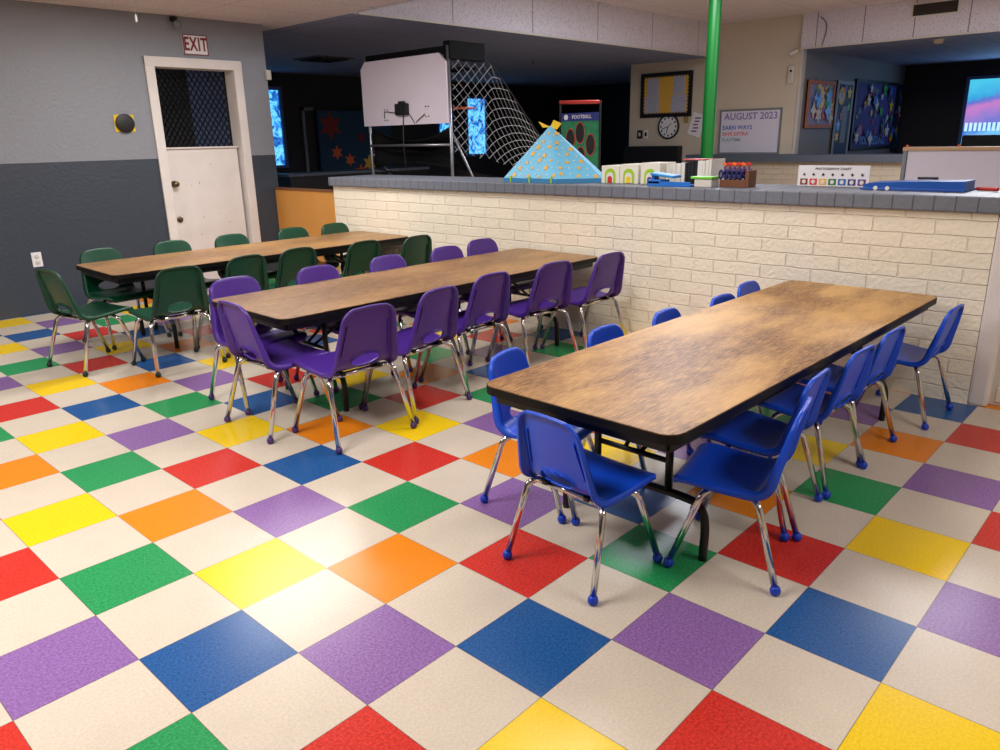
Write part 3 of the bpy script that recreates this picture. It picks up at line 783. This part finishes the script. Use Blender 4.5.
# side net (diamond cords)
def netpt(u, v):
    """u along the game (0 = posts), v from top to bottom"""
    x = XP+.05+u*1.42
    top = 2.05-.02*math.sin(u*3) if u < .38 else 2.05-(u-.38)/.62*.85
    bot = 1.22-.30*u
    return Vector((x, YR-.03+.03*math.sin(math.pi*u), top+(bot-top)*v))
bm = bmesh.new(); NU, NV = 20, 13
for fam in (1, -1):
    for k in range(-12, 26):
        P_ = []
        for q in range(41):
            u = q/40; v = (k/9 - u*1.35) if fam == 1 else (k/9 - .95 + u*1.35)
            if 0 <= v <= 1: P_.append(netpt(u, v))
        if len(P_) > 1: tube(bm, P_, .0022, 4)
nt_ = link('side_net', bm, mat('net_cord', (185, 185, 185), .7), t); nt_['kind'] = 'stuff'
link('net_edge_tube', T([netpt(.38, 0), netpt(1, 0)], .006, 8), M_['black'], t)
t2 = tag(link('ball_rim', T([(XP+.30+.11*math.cos(a/12*6.283), 4.26+.11*math.sin(a/12*6.283), 1.62) for a in range(13)], .007, 8), M_['orange'], t, True), 'x', 'x')
for kk in ('category', 'label'): del t2[kk]
# ================================================================ PLAY TENT
t = root('play_tent', (3.58, 2.335, 1.025), 0, 'light blue pyramid play tent with gold stars on the brick wall cap', 'tent')
tc_ = mat('tent_cloth', (112, 192, 230), .6, bump=.25, bscale=14); tb = mat('tent_band', (45, 125, 175), .6)
hx, hy, ht, bnd = .21, .465, .39, .03
bm = bmesh.new()
base = [(-hx, -hy*.5), (-hx, hy*.58), (hx*.3, hy*.88), (hx, hy*.6), (hx, -hy*.75), (0, -hy)]
ap = bm.verts.new((0, .0, ht)); N = 10; rings = []
for k in range(1, N+1):
    u = k/N; ring = []
    for i in range(len(base)):
        a, b_ = Vector(base[i]), Vector(base[(i+1) % len(base)])
        for q in range(8):
            w = q/8; p_ = a.lerp(b_, w); sag = 1
            ring.append(bm.verts.new((p_.x*u*sag, p_.y*u*sag, ht-(ht-bnd)*u)))
    rings.append(ring)
n_ = len(rings[0])
for i in range(n_): bm.faces.new((ap, rings[0][i], rings[0][(i+1) % n_]))
for A_, B_ in zip(rings, rings[1:]):
    for i in range(n_): bm.faces.new((A_[i], A_[(i+1) % n_], B_[(i+1) % n_], B_[i]))
lastring = [v.co.copy() for v in rings[-1]]
link('canopy', bm, tc_, t, 'auto')
bm = bmesh.new()
a = [bm.verts.new((c.x, c.y, bnd)) for c in lastring]; b2 = [bm.verts.new((c.x*1.01, c.y*1.01, 0)) for c in lastring]
for i in range(n_): bm.faces.new((a[i], a[(i+1) % n_], b2[(i+1) % n_], b2[i]))
bm.faces.new(b2)
link('base_band', bm, tb, t)
def star(bm, c, n, up, r, pts=5):
    n = Vector(n).normalized(); up = Vector(up); x = up.cross(n).normalized(); y = n.cross(x)
    vs_ = []
    for i in range(pts*2):
        a = math.pi*i/pts; rd = r if i % 2 == 0 else r*.5
        vs_.append(Vector(c)+x*rd*math.sin(a)+y*rd*math.cos(a)+n*.002)
    poly_prism(bm, vs_, n*.0015)
rnd = random.Random(3)
for (fi, rng) in ((0, 26), (5, 10)):
    a, b_ = Vector(base[fi]), Vector(base[(fi+1) % 6])
    A3, B3, C3 = Vector((a.x, a.y, bnd)), Vector((b_.x, b_.y, bnd)), Vector((0, 0, ht))
    nn = (B3-A3).cross(C3-A3).normalized()
    if nn.x > 0: nn = -nn
    spots = []
    for row in range(7):
        v = .06+row*.125; cnt = max(1, round((7 if fi == 0 else 4)*(1-v)))
        for c__ in range((cnt+1)): spots.append((min(.95, max(.05, (c__+.5)/((cnt+1))+rnd.uniform(-.03, .03))), min(.88, max(.03, v+rnd.uniform(-.03, .03))), c__+row))
    for (u, v, q) in spots:
        p_ = A3.lerp(B3, u).lerp(C3, v)
        bm = bmesh.new()
        if q % 2 == 0: star(bm, p_, nn, (0, 0, 1), rnd.uniform(.015, .027)); link('gold_star', bm, M_['gold'], t)
        else: star(bm, p_, nn, (0, 0, 1), .008, 4); link('small_star', bm, M_['paper'], t)
bm = bmesh.new()
poly_prism(bm, [(0, 0, ht-.012), (0, .11, ht+.028), (0, .07, ht-.014)], (.006, 0, 0)); poly_prism(bm, [(0, 0, ht-.012), (0, -.03, ht+.035), (0, -.10, ht+.01), (0, -.06, ht-.03)], (.006, 0, 0))
link('pennant', bm, M_['yellow'], t)
bm = bmesh.new()
for y in (-.18, .02, .2): box(bm, (-hx-.006, y-.006, 0), (-hx+.002, y+.006, .045))
link('strap', bm, M_['lime'], t)
# ================================================================ FOOTBALL TOSS BOARD
t = root('football_toss_board', (5.0, 0, 0), 0, 'green football target board with dark holes, red bar on top', 'game')
pan = bmesh.new(); y0, y1, z0, z1 = 2.93, 3.36, .75, 1.47
box(pan, (0, y0, z0), (.01, y1, z1)); link('target_sheet', pan, mat('turf_print', (35, 130, 85), .6, var=.3, vscale=20), t)
link('header_banner', B((-.004, y0, 1.47), (.01, y1, 1.54)), mat('banner_blue', (25, 45, 130), .5), t)
text('banner_lettering', 'FOOTBALL', .045, frame_mat((-.006, 3.12, 1.505), (0, -1, 0), (0, 0, 1)), M_['white'], t, .001)
bm = bmesh.new(); lathe(bm, [(.024, 0), (.024, -.002)], (-.005, 3.30, 1.505), 14, 'x'); link('banner_badge', bm, M_['white'], t)
for (y, z) in ((3.25, 1.31), (3.14, 1.365), (3.02, 1.26), (3.13, 1.15), (3.02, 1.01), (3.25, 1.0)):
    bm = bmesh.new(); bm2 = bmesh.new()
    for b__, ra, rb, dx in ((bm, .052, .098, -.003), (bm2, .046, .088, -.006)):
        poly_prism(b__, [(dx, y+ra*math.cos(a*.3142), z+rb*math.sin(a*.3142)) for a in range(20)], (.002, 0, 0))
    o = link('target_rim', bm, M_['red'], t); link('target_hole', bm2, M_['black'], o)
for y in (y0-.012, y1+.012): link('side_post', T([(.0, y, 0), (.0, y, 1.64)], .010, 8), M_['black'], t)
link('top_bar', T([(.0, y0-.015, 1.625), (.0, y1+.015, 1.64)], .016, 10), mat('bar_red', (215, 70, 60), .5), t, True)
# ================================================================ GREEN POLE
t = root('support_pole', (7.0, 2.92, 0), 0, 'bright green round support pole from floor to ceiling', 'pole')
link('shaft', lathe(bmesh.new(), [(.066, 0), (.066, 2.87)], (0, 0, 0), 28), M_['pole'], t, 'auto')
link('base_collar', lathe(bmesh.new(), [(.1, 0), (.1, .02), (.078, .03)], (0, 0, 0), 28), M_['pole'], t, 'auto')
link('ceiling_collar', lathe(bmesh.new(), [(.078, 2.84), (.09, 2.85), (.09, 2.868)], (0, 0, 0), 28), M_['pole'], t, 'auto')
# ================================================================ HALL WALL
XW = 10.35
t = root('bulletin_board', (XW, 5.48, 1.935), 0, 'framed bulletin board with four paper sheets and a gold centre on the tan wall', 'board')
link('panel', B((-.02, -.45, -.32), (0, .45, .32)), M_['gold'], t)
bm = bmesh.new()
for q in (((-.035, -.46, -.335), (-.0, -.41, .335)), ((-.035, .41, -.335), (0, .46, .335)), ((-.035, -.41, .285), (0, .41, .335)), ((-.035, -.41, -.335), (0, .41, -.285))): box(bm, *q)
for k in range(17): 
    for z, s in ((.285, -1), (-.285, 1)):
        y = -.4+k*.05; poly_prism(bm, [(-.03, y-.022, z), (-.03, y+.022, z), (-.03, y, z+s*.025)], (.008, 0, 0))
for k in range(11):
    for y, s in ((.41, -1), (-.41, 1)):
        z = -.26+k*.052; poly_prism(bm, [(-.03, y, z-.022), (-.03, y, z+.022), (-.03, y+s*.025, z)], (.008, 0, 0))
link('scalloped_frame', bm, M_['black'], t)
for (y0_, y1_, z0_, z1_) in ((.13, .34, .0, .26), (.12, .38, -.27, -.01), (-.33, -.13, .0, .27), (-.37, -.10, -.27, -.01)):
    o = link('paper_sheet', B((-.024, y0_, z0_), (-.02, y1_, z1_)), mat('sheet_grey', (176, 178, 196), .7, var=.18, vscale=60), t)
t = root('wall_clock', (XW, 5.41, 1.455), 0, 'round white wall clock with black rim under the bulletin board', 'clock')
link('rim', lathe(bmesh.new(), [(.19, 0), (.19, -.03), (.175, -.035), (.165, -.025), (.165, -.02)], (0, 0, 0), 32, 'x'), M_['black'], t, 'auto')
link('dial', lathe(bmesh.new(), [(.165, -.018), (.165, -.021)], (0, 0, 0), 32, 'x'), M_['white'], t, 'auto')
bm = bmesh.new()
for k in range(12):
    a = k*math.pi/6; y, z = .135*math.sin(a), .135*math.cos(a)
    box(bm, (-.024, y-.011, z-.016), (-.021, y+.011, z+.016))
link('hour_marks', bm, M_['black'], t)
bm = bmesh.new(); tube(bm, [(-.026, 0, 0), (-.026, .11, -.035)], .006, 6); tube(bm, [(-.028, 0, 0), (-.028, .03, -.1)], .005, 6); tube(bm, [(-.028, 0, 0), (-.028, -.06, .05)], .004, 6)
link('hands', bm, M_['black'], t)
t = root('tilted_notice', (XW, 4.92, 1.47), 0, 'tilted white notice sheet with purple print beside the green pole', 'notice')
rx = Matrix.Rotation(R(16), 3, 'X')
link('sheet', box(bmesh.new(), (-.012, -.11, -.17), (0, .11, .17), rx), M_['white'], t)
bm = bmesh.new()
for k in range(5): box(bm, rx @ Vector((-.0145, -.0, .1-k*.05))+Vector((0, -.045+.01*(k % 3), -.008)), rx @ Vector((-.0145, 0, .1-k*.05))+Vector((.003, .055-.012*(k % 2), .012)))
link('print_lines', bm, M_['purple'], t)
t = tag(link('tan_card', B((XW-.008, 5.07, 1.50), (XW, 5.15, 1.60)), mat('card_tan', (165, 135, 90), .7)), 'small tan card between the bulletin board and the tilted notice', 'card')
for y, w, lab in ((5.95, .05, 'black switch plate left of the white one under the bulletin board'), (5.83, .035, 'small white framed switch plate right of the black plate')):
    t = root('wall_switch', (XW, y, 1.345), 0, lab, 'switch', 'switches on the tan wall')
    link('plate', B((-.01, -w, -.065), (0, w, .065), .002), M_['black'] if w > .04 else M_['white'], t)
    link('toggle', B((-.018, -.018, -.03), (-.01, .018, .03), .002), M_['off_white'] if w > .04 else M_['black'], t)
wall('trim_7', (10.2, 5.15, 0), (10.349, 6.16, 1.16), M_['black'])
# whiteboard on the wall
t = root('wall_whiteboard', (XW, 4.04, 1.35), 0, 'large whiteboard with handwriting on the tan wall right of the green pole', 'whiteboard')
link('writing_surface', B((-.02, -.46, -.30), (0, .46, .30)), mat('whiteboard', (222, 218, 232), .25), t)
bm = bmesh.new()
for q in (((-.03, -.48, -.32), (0, -.455, .32)), ((-.03, .455, -.32), (0, .48, .32)), ((-.03, -.455, .295), (0, .455, .32)), ((-.03, -.455, -.32), (0, .455, -.295))): box(bm, *q, bev=.003)
link('frame', bm, M_['grey'], t)
fm = lambda y, z: frame_mat((-.022, y, z), (0, -1, 0), (0, 0, 1))
tw = lambda n, s, size, y, z, m: text(n, s, size, fm(y, z), m, t, .0008, 'LEFT')
tw('handwriting', 'AUGUST 2023', .135, .41, .215, mat('marker_violet', (125, 110, 170), .6))
tw('handwriting', 'EARN WAYS', .085, .43, .06, mat('marker_blue', (30, 90, 190), .6))
tw('handwriting', 'SAVE EXTRA', .075, .43, -.03, mat('marker_red', (215, 90, 90), .6))
tw('handwriting', 'PLAYTIME', .07, .43, -.115, mat('marker_green', (120, 165, 160), .6))
t = root('wall_dispenser', (XW, 3.47, 2.1), 0, 'white oblong wall dispenser with a black dot high on the tan wall', 'dispenser')
link('body', B((-.05, -.045, -.12), (0, .045, .12), .018), M_['off_white'], t)
link('button', lathe(bmesh.new(), [(.018, 0), (.018, -.004)], (-.05, 0, .05), 12, 'x'), M_['black'], t)
t = root('spot_camera', (XW, 3.42, 2.40), 0, 'small white security camera at the wall corner under the fascia', 'camera')
link('arm', T([(0, 0, .02), (-.06, .01, 0)], .012, 8), M_['off_white'], t)
link('housing', T([(-.05, -.02, .01), (-.12, .07, -.04)], .03, 12), M_['off_white'], t, 'auto')
# fascia vent and wire
t = root('air_vent', (10.28, 1.71, 2.745), 0, 'dark brown louvred vent in the right hand ceiling fascia', 'vent')
link('backing', B((-.012, -.25, -.065), (0, .25, .065)), M_['black'], t)
bm = bmesh.new()
for k in range(7): box(bm, (-.02, -.25, -.055+k*.018), (-.012, .25, -.047+k*.018))
link('slat', bm, mat('vent_brown', (60, 45, 35), .6), t)
bm = bmesh.new()
for q in (((-.022, -.265, -.08), (0, -.25, .08)), ((-.022, .25, -.08), (0, .265, .08)), ((-.022, -.25, .065), (0, .25, .08)), ((-.022, -.25, -.08), (0, .25, -.065))): box(bm, *q)
link('frame', bm, M_['off_white'], t)
tag(link('loose_wire', T(cat_rom([(10.27, 3.11, 2.80), (10.26, 3.03, 2.72), (10.265, 3.02, 2.60), (10.27, 3.06, 2.44)], 6), .008, 6), M_['grey']), 'thin grey wire hanging down the right hand fascia', 'wire')
t = root('smoke_detector', (10.75, 1.75, 2.43), 0, 'round cream smoke detector on the dark annex ceiling', 'smoke detector')
link('base', lathe(bmesh.new(), [(.075, 0), (.075, -.02)], (0, 0, 0), 20), M_['off_white'], t, 'auto')
link('cover', lathe(bmesh.new(), [(.065, -.02), (.055, -.05), (.03, -.055)], (0, 0, 0), 20), M_['tan'], t, 'auto')
def cvent(x, y, lab):
    t = root('ceiling_vent', (x, y, 2.43), 0, lab, 'vent')
    link('diffuser', B((-.3, -.3, -.012), (.3, .3, 0), .004), mat('vent_grey', (70, 70, 78), .6), t)
    bm = bmesh.new()
    for k in range(1, 4):
        s = .08*k
        for q in (((-s, -s, -.03), (-s+.012, s, -.012)), ((s-.012, -s, -.03), (s, s, -.012)), ((-s, -s, -.03), (s, -s+.012, -.012)), ((-s, s-.012, -.03), (s, s, -.012))): box(bm, *q)
    link('louvre', bm, M_['black'], t)
cvent(5.75, 8.1, 'square dark air vent in the ceiling of the dark room at left')
cvent(8.4, 8.3, 'square dark air vent in the dark ceiling behind the basketball net')
t = root('sprinkler', (8.38, 6.58, 2.43), 0, 'small sprinkler head hanging from the dark ceiling', 'sprinkler')
link('pipe', T([(0, 0, 0), (0, 0, -.05)], .012, 8), M_['grey_metal'], t); link('deflector', lathe(bmesh.new(), [(.01, -.05), (.035, -.06), (.035, -.066)], (0, 0, 0), 12), M_['grey_metal'], t)
# ================================================================ ANNEX (behind the fascia on the right)
def board(name, x0, x1, z0, z1, colf, frm, label, cat, n=26, seed=1, big=.1):
    rnd = random.Random(seed); dp = [.02]; t = root(name, (x0, 3.348, z0), 0, label, cat); W, H = x1-x0, z1-z0
    link('panel', B((0, -.02, 0), (W, 0, H)), colf, t)
    bm = bmesh.new(); w = .05
    for q in (((0, -.035, 0), (w, 0, H)), ((W-w, -.035, 0), (W, 0, H)), ((w, -.035, H-w), (W-w, 0, H)), ((w, -.035, 0), (W-w, 0, w))): box(bm, *q)
    link('border', bm, frm, t)
    for mm in ('navy', 'red', 'yellow', 'green', 'purple', 'paper', 'blue'):
        for k in range(n//7+1):
            bm = bmesh.new(); dp[0] += .0008
            x, z = rnd.uniform(.08, W-.12), rnd.uniform(.08, H-.15); star(bm, (x+.03, -dp[0], z+.05), (0, -1, 0), (0, 0, 1), rnd.uniform(.3, 1)*big, rnd.choice((4, 5, 6)))
            o = link('paper_cutout', bm, M_[mm], t)
    return t
board('art_board', 10.6, 11.62, 1.38, 2.04, mat('art_paper', (150, 150, 190), .7), mat('orange_border', (180, 100, 40), .6), 'orange bordered children art board nearest the wall corner in the annex', 'board', 34, 2, .14)
t = board('annex_door', 11.72, 12.4, .0, 2.07, mat('annex_door', (20, 30, 70), .6), mat('door_frame_grey', (140, 145, 155), .5), 'decorated dark blue door in a grey frame beside the art board', 'door', 20, 4, .12)
link('door_window', B((.3, -.03, 1.15), (.5, -.02, 1.7)), M_['grey'], t)
link('moon_cutout', lathe(bmesh.new(), [(.13, -.03), (.13, -.035)], (.2, 0, 1.85), 20, 'y'), M_['gold'], t)
t = board('felt_display', 12.5, 14.6, 1.02, 2.12, mat('felt_blue', (75, 70, 140), .8), M_['black'], 'large violet wall display with paper cutouts in the annex', 'board', 60, 6, .13)
text('display_lettering', 'YOU BELONG', .2, frame_mat((1.0, -.04, .14), (1, 0, 0), (0, 0, 1)), mat('letter_blue', (110, 160, 220), .6), t)
board('narrow_display', 14.66, 14.95, .95, 2.1, mat('panel_green', (30, 70, 80), .7), M_['navy'], 'narrow green display strip right of the large violet display', 'board', 20, 8, .08)
# black block added for the dark low fence and desk shadow at the window
tag(link('annex_shadow_block', B((14.2, .2, 0), (14.9, 2.1, 1.22), .01), M_['black']), 'black block standing in for the dark fence and shadow below the bright annex window', 'shadow block')
# ================================================================ DARK ROOM CONTENTS
t = root('flower_mural', (7.05, 10.30, .6), 0, 'dark teal mural with red and orange flowers on the far wall of the dark room', 'mural')
link('panel', B((0, -.02, 0), (1.6, .08, 1.25)), mat('mural_teal', (20, 60, 90), .7), t)
for mm, pts_ in (('dark_red', ((.25, 1.0, .26), (.9, .8, .1))), ('orange', ((.35, .55, .13), (.62, .42, .12), (.85, .2, .15))), ('gold', ((1.05, .35, .16), (.9, .08, .12))), ('purple', ((1.2, .5, .14), (1.3, .75, .1)))):
    for x, z, s in pts_:
        bm = bmesh.new(); star(bm, (x, -.02, z), (0, -1, 0), (0, 0, 1), s, 6); link('painted_flower', bm, M_[mm], t)
t = root('dark_doorway', (6.8, 10.4, 0), 0, 'grey framed black doorway left of the mural', 'door')
link('leaf', B((-.35, -.03, 0), (-.17, 0, 1.85)), M_['black'], t); link('casing', box(B((-.4, -.04, 0), (-.35, 0, 1.9)), (-.4, -.04, 1.85), (-.17, 0, 1.9)), M_['grey'], t)
t.location = (7.2, 10.39, 0)
# counter with items in the dark room
t = root('dark_counter', (6.0, 8.4, 0), 0, 'long black counter standing in the dark room behind the plywood gate', 'counter')
link('body', B((-.9, -.2, 0), (1.6, .2, .88)), M_['black'], t); link('worktop', B((-.95, -.24, .88), (1.65, .24, .92), .005), M_['ledge'], t)
tag(link('arcade_bin', B((6.05, 7.95, 0), (6.35, 8.15, .8), .01), M_['blue']), 'blue bin in front of the dark counter', 'bin')
# ================================================================ ITEMS ON THE BRICK WALL CAP
ZC = 1.024
for k, (y, hgt, mm, lab) in enumerate(((1.79, .115, 'red', 'white flash card box with a green arch and red figure, next to the tent'), (1.64, .125, 'yellow', 'white flash card box with a green arch and yellow figure, middle of three'), (1.475, .135, 'purple', 'white flash card box with a green arch and purple figure, right of three'))):
    t = root('card_box', (3.56, y, ZC), 0, lab, 'box', 'card boxes on the brick wall')
    link('carton', B((0, -.073, 0), (.2, .073, hgt), .003), M_['cardboard'], t)
    def arch(r, h, x0, th, b__):
        pts = [(x0, -r, .004), (x0, r, .004)]+[(x0, r*math.cos(a*math.pi/10), h+r*math.sin(a*math.pi/10)) for a in range(11)]
        poly_prism(b__, pts, (th, 0, 0)); return b__
    link('arch_print', arch(.043, .055, -.003, .003, bmesh.new()), M_['lime'], t)
    link('inner_print', arch(.028, .045, -.005, .002, bmesh.new()), M_['paper'], t)
    link('figure_print', arch(.018, .03, -.007, .002, bmesh.new()), M_[mm], t)
rb = random.Random(5); y = 1.395
for k in range(18):
    th = rb.uniform(.012, .022)
    if k == 9: y -= .0
    mm = 'black' if 8 <= k <= 11 else ('paper' if k % 3 else 'cardboard')
    hgt = .12+.002*k+rb.uniform(-.004, .004)
    t = root('thin_book', (3.62+rb.uniform(0, .01), y, ZC), 0, ('black folder standing among the white booklets on the wall cap' if mm == 'black' else 'thin pale booklet standing in the row on the wall cap'), 'book', 'black folders on the brick wall' if mm == 'black' else 'thin booklets on the brick wall')
    link('cover', B((0, -th+.001, 0), (.18, 0, hgt)), M_[mm], t); link('pages', B((.004, -th+.003, .003), (.183, -.002, hgt-.004)), M_['paper'], t)
    y -= th+.001
tag(link('red_folder', B((3.63, 1.13, ZC+.152), (3.78, 1.28, ZC+.157)), M_['red']), 'flat red folder lying on top of the booklets', 'folder')
t = root('scissor_tray', (3.45, 1.245, ZC), R(0), 'light blue plastic tray with a raised lid on the wall cap', 'tray')
link('tray', box(box(B((-.06, -.16, 0), (.06, .14, .012), .003), (-.06, .05, .012), (.06, .14, .04), bev=.006), (-.06, -.16, .012), (-.05, .14, .03)), M_['blue'], t)
link('lid', box(bmesh.new(), (-.05, -.04, .058), (.05, .13, .075), Matrix.Rotation(R(6), 3, 'X'), bev=.006), mat('lid_blue', (50, 145, 215), .4), t)
link('lid_hinge', B((-.03, .11, .03), (.03, .13, .066)), M_['blue'], t)
t = root('glue_tray', (3.46, 1.01, ZC), 0, 'small clear tub with a lime green lid on the wall cap', 'tub')
link('tub', B((-.045, -.055, 0), (.045, .06, .048), .006), M_['off_white'], t); link('lid', B((-.05, -.06, .048), (.05, .085, .063), .005), M_['tray_green'], t)
t = root('scissor_rack', (3.52, .845, ZC), 0, 'brown wooden rack on the wall cap holding safety scissors', 'rack')
link('block', box(B((-.05, -.085, 0), (.05, .085, .045), .004), (-.05, -.10, 0), (.05, -.075, .10), bev=.004), M_['brown'], t)
for k in range(10):
    yy = .915-(k % 5)*.030-.012*(k//5); xx = 3.50+.045*(k//5)
    t = root('safety_scissors', (xx, yy, ZC+.045), 0, 'safety scissors with dark blue handles standing in the brown rack', 'scissors', 'safety scissors in the rack')
    for s in (1, -1):
        link('handle', T([(-.02*s-.01, s*.009+.010*math.cos(a*.7854), .030+.026*math.sin(a*.7854)) for a in range(9)], .006, 6), M_['navy'], t, True)
    link('blades', T([(0, 0, .045), (0, .002, .075)], .006, 6), M_['purple'], t)
    link('tip', T([(0, -.012, .082), (0, .014, .092)], .008, 6), M_['red'] if k % 2 else M_['orange'], t)
# pictogram chart
t = root('photography_chart', (3.80, .385, ZC), 0, 'white chart card with seven coloured squares propped on the wall cap', 'chart')
link('card', B((0, -.205, 0), (.004, .205, .118)), M_['white'], t)
text('title', 'PHOTOGRAPHY CHART', .019, frame_mat((-.001, .0, .098), (0, -1, 0), (0, 0, 1)), M_['black'], t, .0006)
for k, c_ in enumerate(((130, 40, 30), (210, 50, 45), (235, 180, 70), (40, 120, 60), (40, 100, 180), (60, 55, 130), (110, 60, 130))):
    yy = .166-k*.0555
    o = link('colour_square', B((-.0015, yy-.022, .006), (0, yy+.022, .042), .0005), mat('square_%d' % k, c_, .6), t)
    link('square_symbol', lathe(bmesh.new(), [(.012, -.0015), (.012, -.0025)], (0, yy, .024), 12, 'x'), M_['paper'], o)
    bm = bmesh.new(); star(bm, (0, yy, .066), (-1, 0, 0), (0, 0, 1), .010, 3+k % 4); link('pictogram', bm, M_['black'], t)
# blue plastic lid
t = root('blue_storage_lid', (3.70, -.125, ZC), 0, 'long flat blue plastic case lying on the wall cap near its right end', 'case')
pts = [(0, .27, 0), (0, .265, .026), (0, .24, .036), (0, .05, .046), (0, -.16, .05), (0, -.225, .052), (0, -.225, 0)]
link('shell', poly_prism(bmesh.new(), [(-.10, p_[1], p_[2]) for p_ in pts], (.2, 0, 0)), M_['tray_blue'], t)
link('rim', B((-.11, -.235, .0), (.11, .28, .012), .004), M_['tray_blue'], t)
bm = bmesh.new()
for yy in (.20, .14): lathe(bm, [(.012, 0), (.010, -.004)], (-.11, yy, .01), 12, 'x')
link('white_stud', bm, M_['white'], t)
tag(link('marker_pen', T([(3.70, -.10, ZC+.060), (3.69, -.20, ZC+.061)], .007, 8), M_['black']), 'black marker pen lying on the blue case', 'pen')
tag(link('red_marker', T([(3.72, -.38, ZC+.012), (3.68, -.48, ZC+.012)], .010, 8), M_['red']), 'red marker lying right of the blue case', 'pen')
# floor-standing easel whiteboard behind the wall
t = root('easel_whiteboard', (4.5, -.19, 0), 0, 'white easel board with pale wooden top rail standing behind the brick wall', 'easel')
link('writing_surface', B((0, -.42, .55), (.015, .38, 1.212)), mat('easel_white', (205, 200, 215), .3), t)
link('top_rail', B((-.012, -.45, 1.205), (.03, .41, 1.228), .004), mat('pale_wood', (185, 150, 115), .5), t)
for y in (.395, -.435): link('side_rail', B((-.01, y-.012, .5), (.025, y+.012, 1.21), .003), M_['grey'], t)
for y in (.36, -.40):
    link('leg', T([(.03, y, 1.2), (.03, y, 0)], .014, 8), M_['grey_metal'], t); link('leg', T([(.03, y, 1.2), (.35, y, 0)], .014, 8), M_['grey_metal'], t)
bm = bmesh.new()
for y in (.39, .1, -.3): lathe(bm, [(.008, 0), (.008, .014)], (.008, y, 1.226), 10)
link('rail_knob', bm, M_['orange'], t)
# grey storage box seen between the tent and card boxes
tag(link('storage_crate', B((4.1, 1.72, 0), (4.4, 2.0, 1.09), .01), M_['grey']), 'grey crate behind the wall between the tent and the card boxes', 'crate')
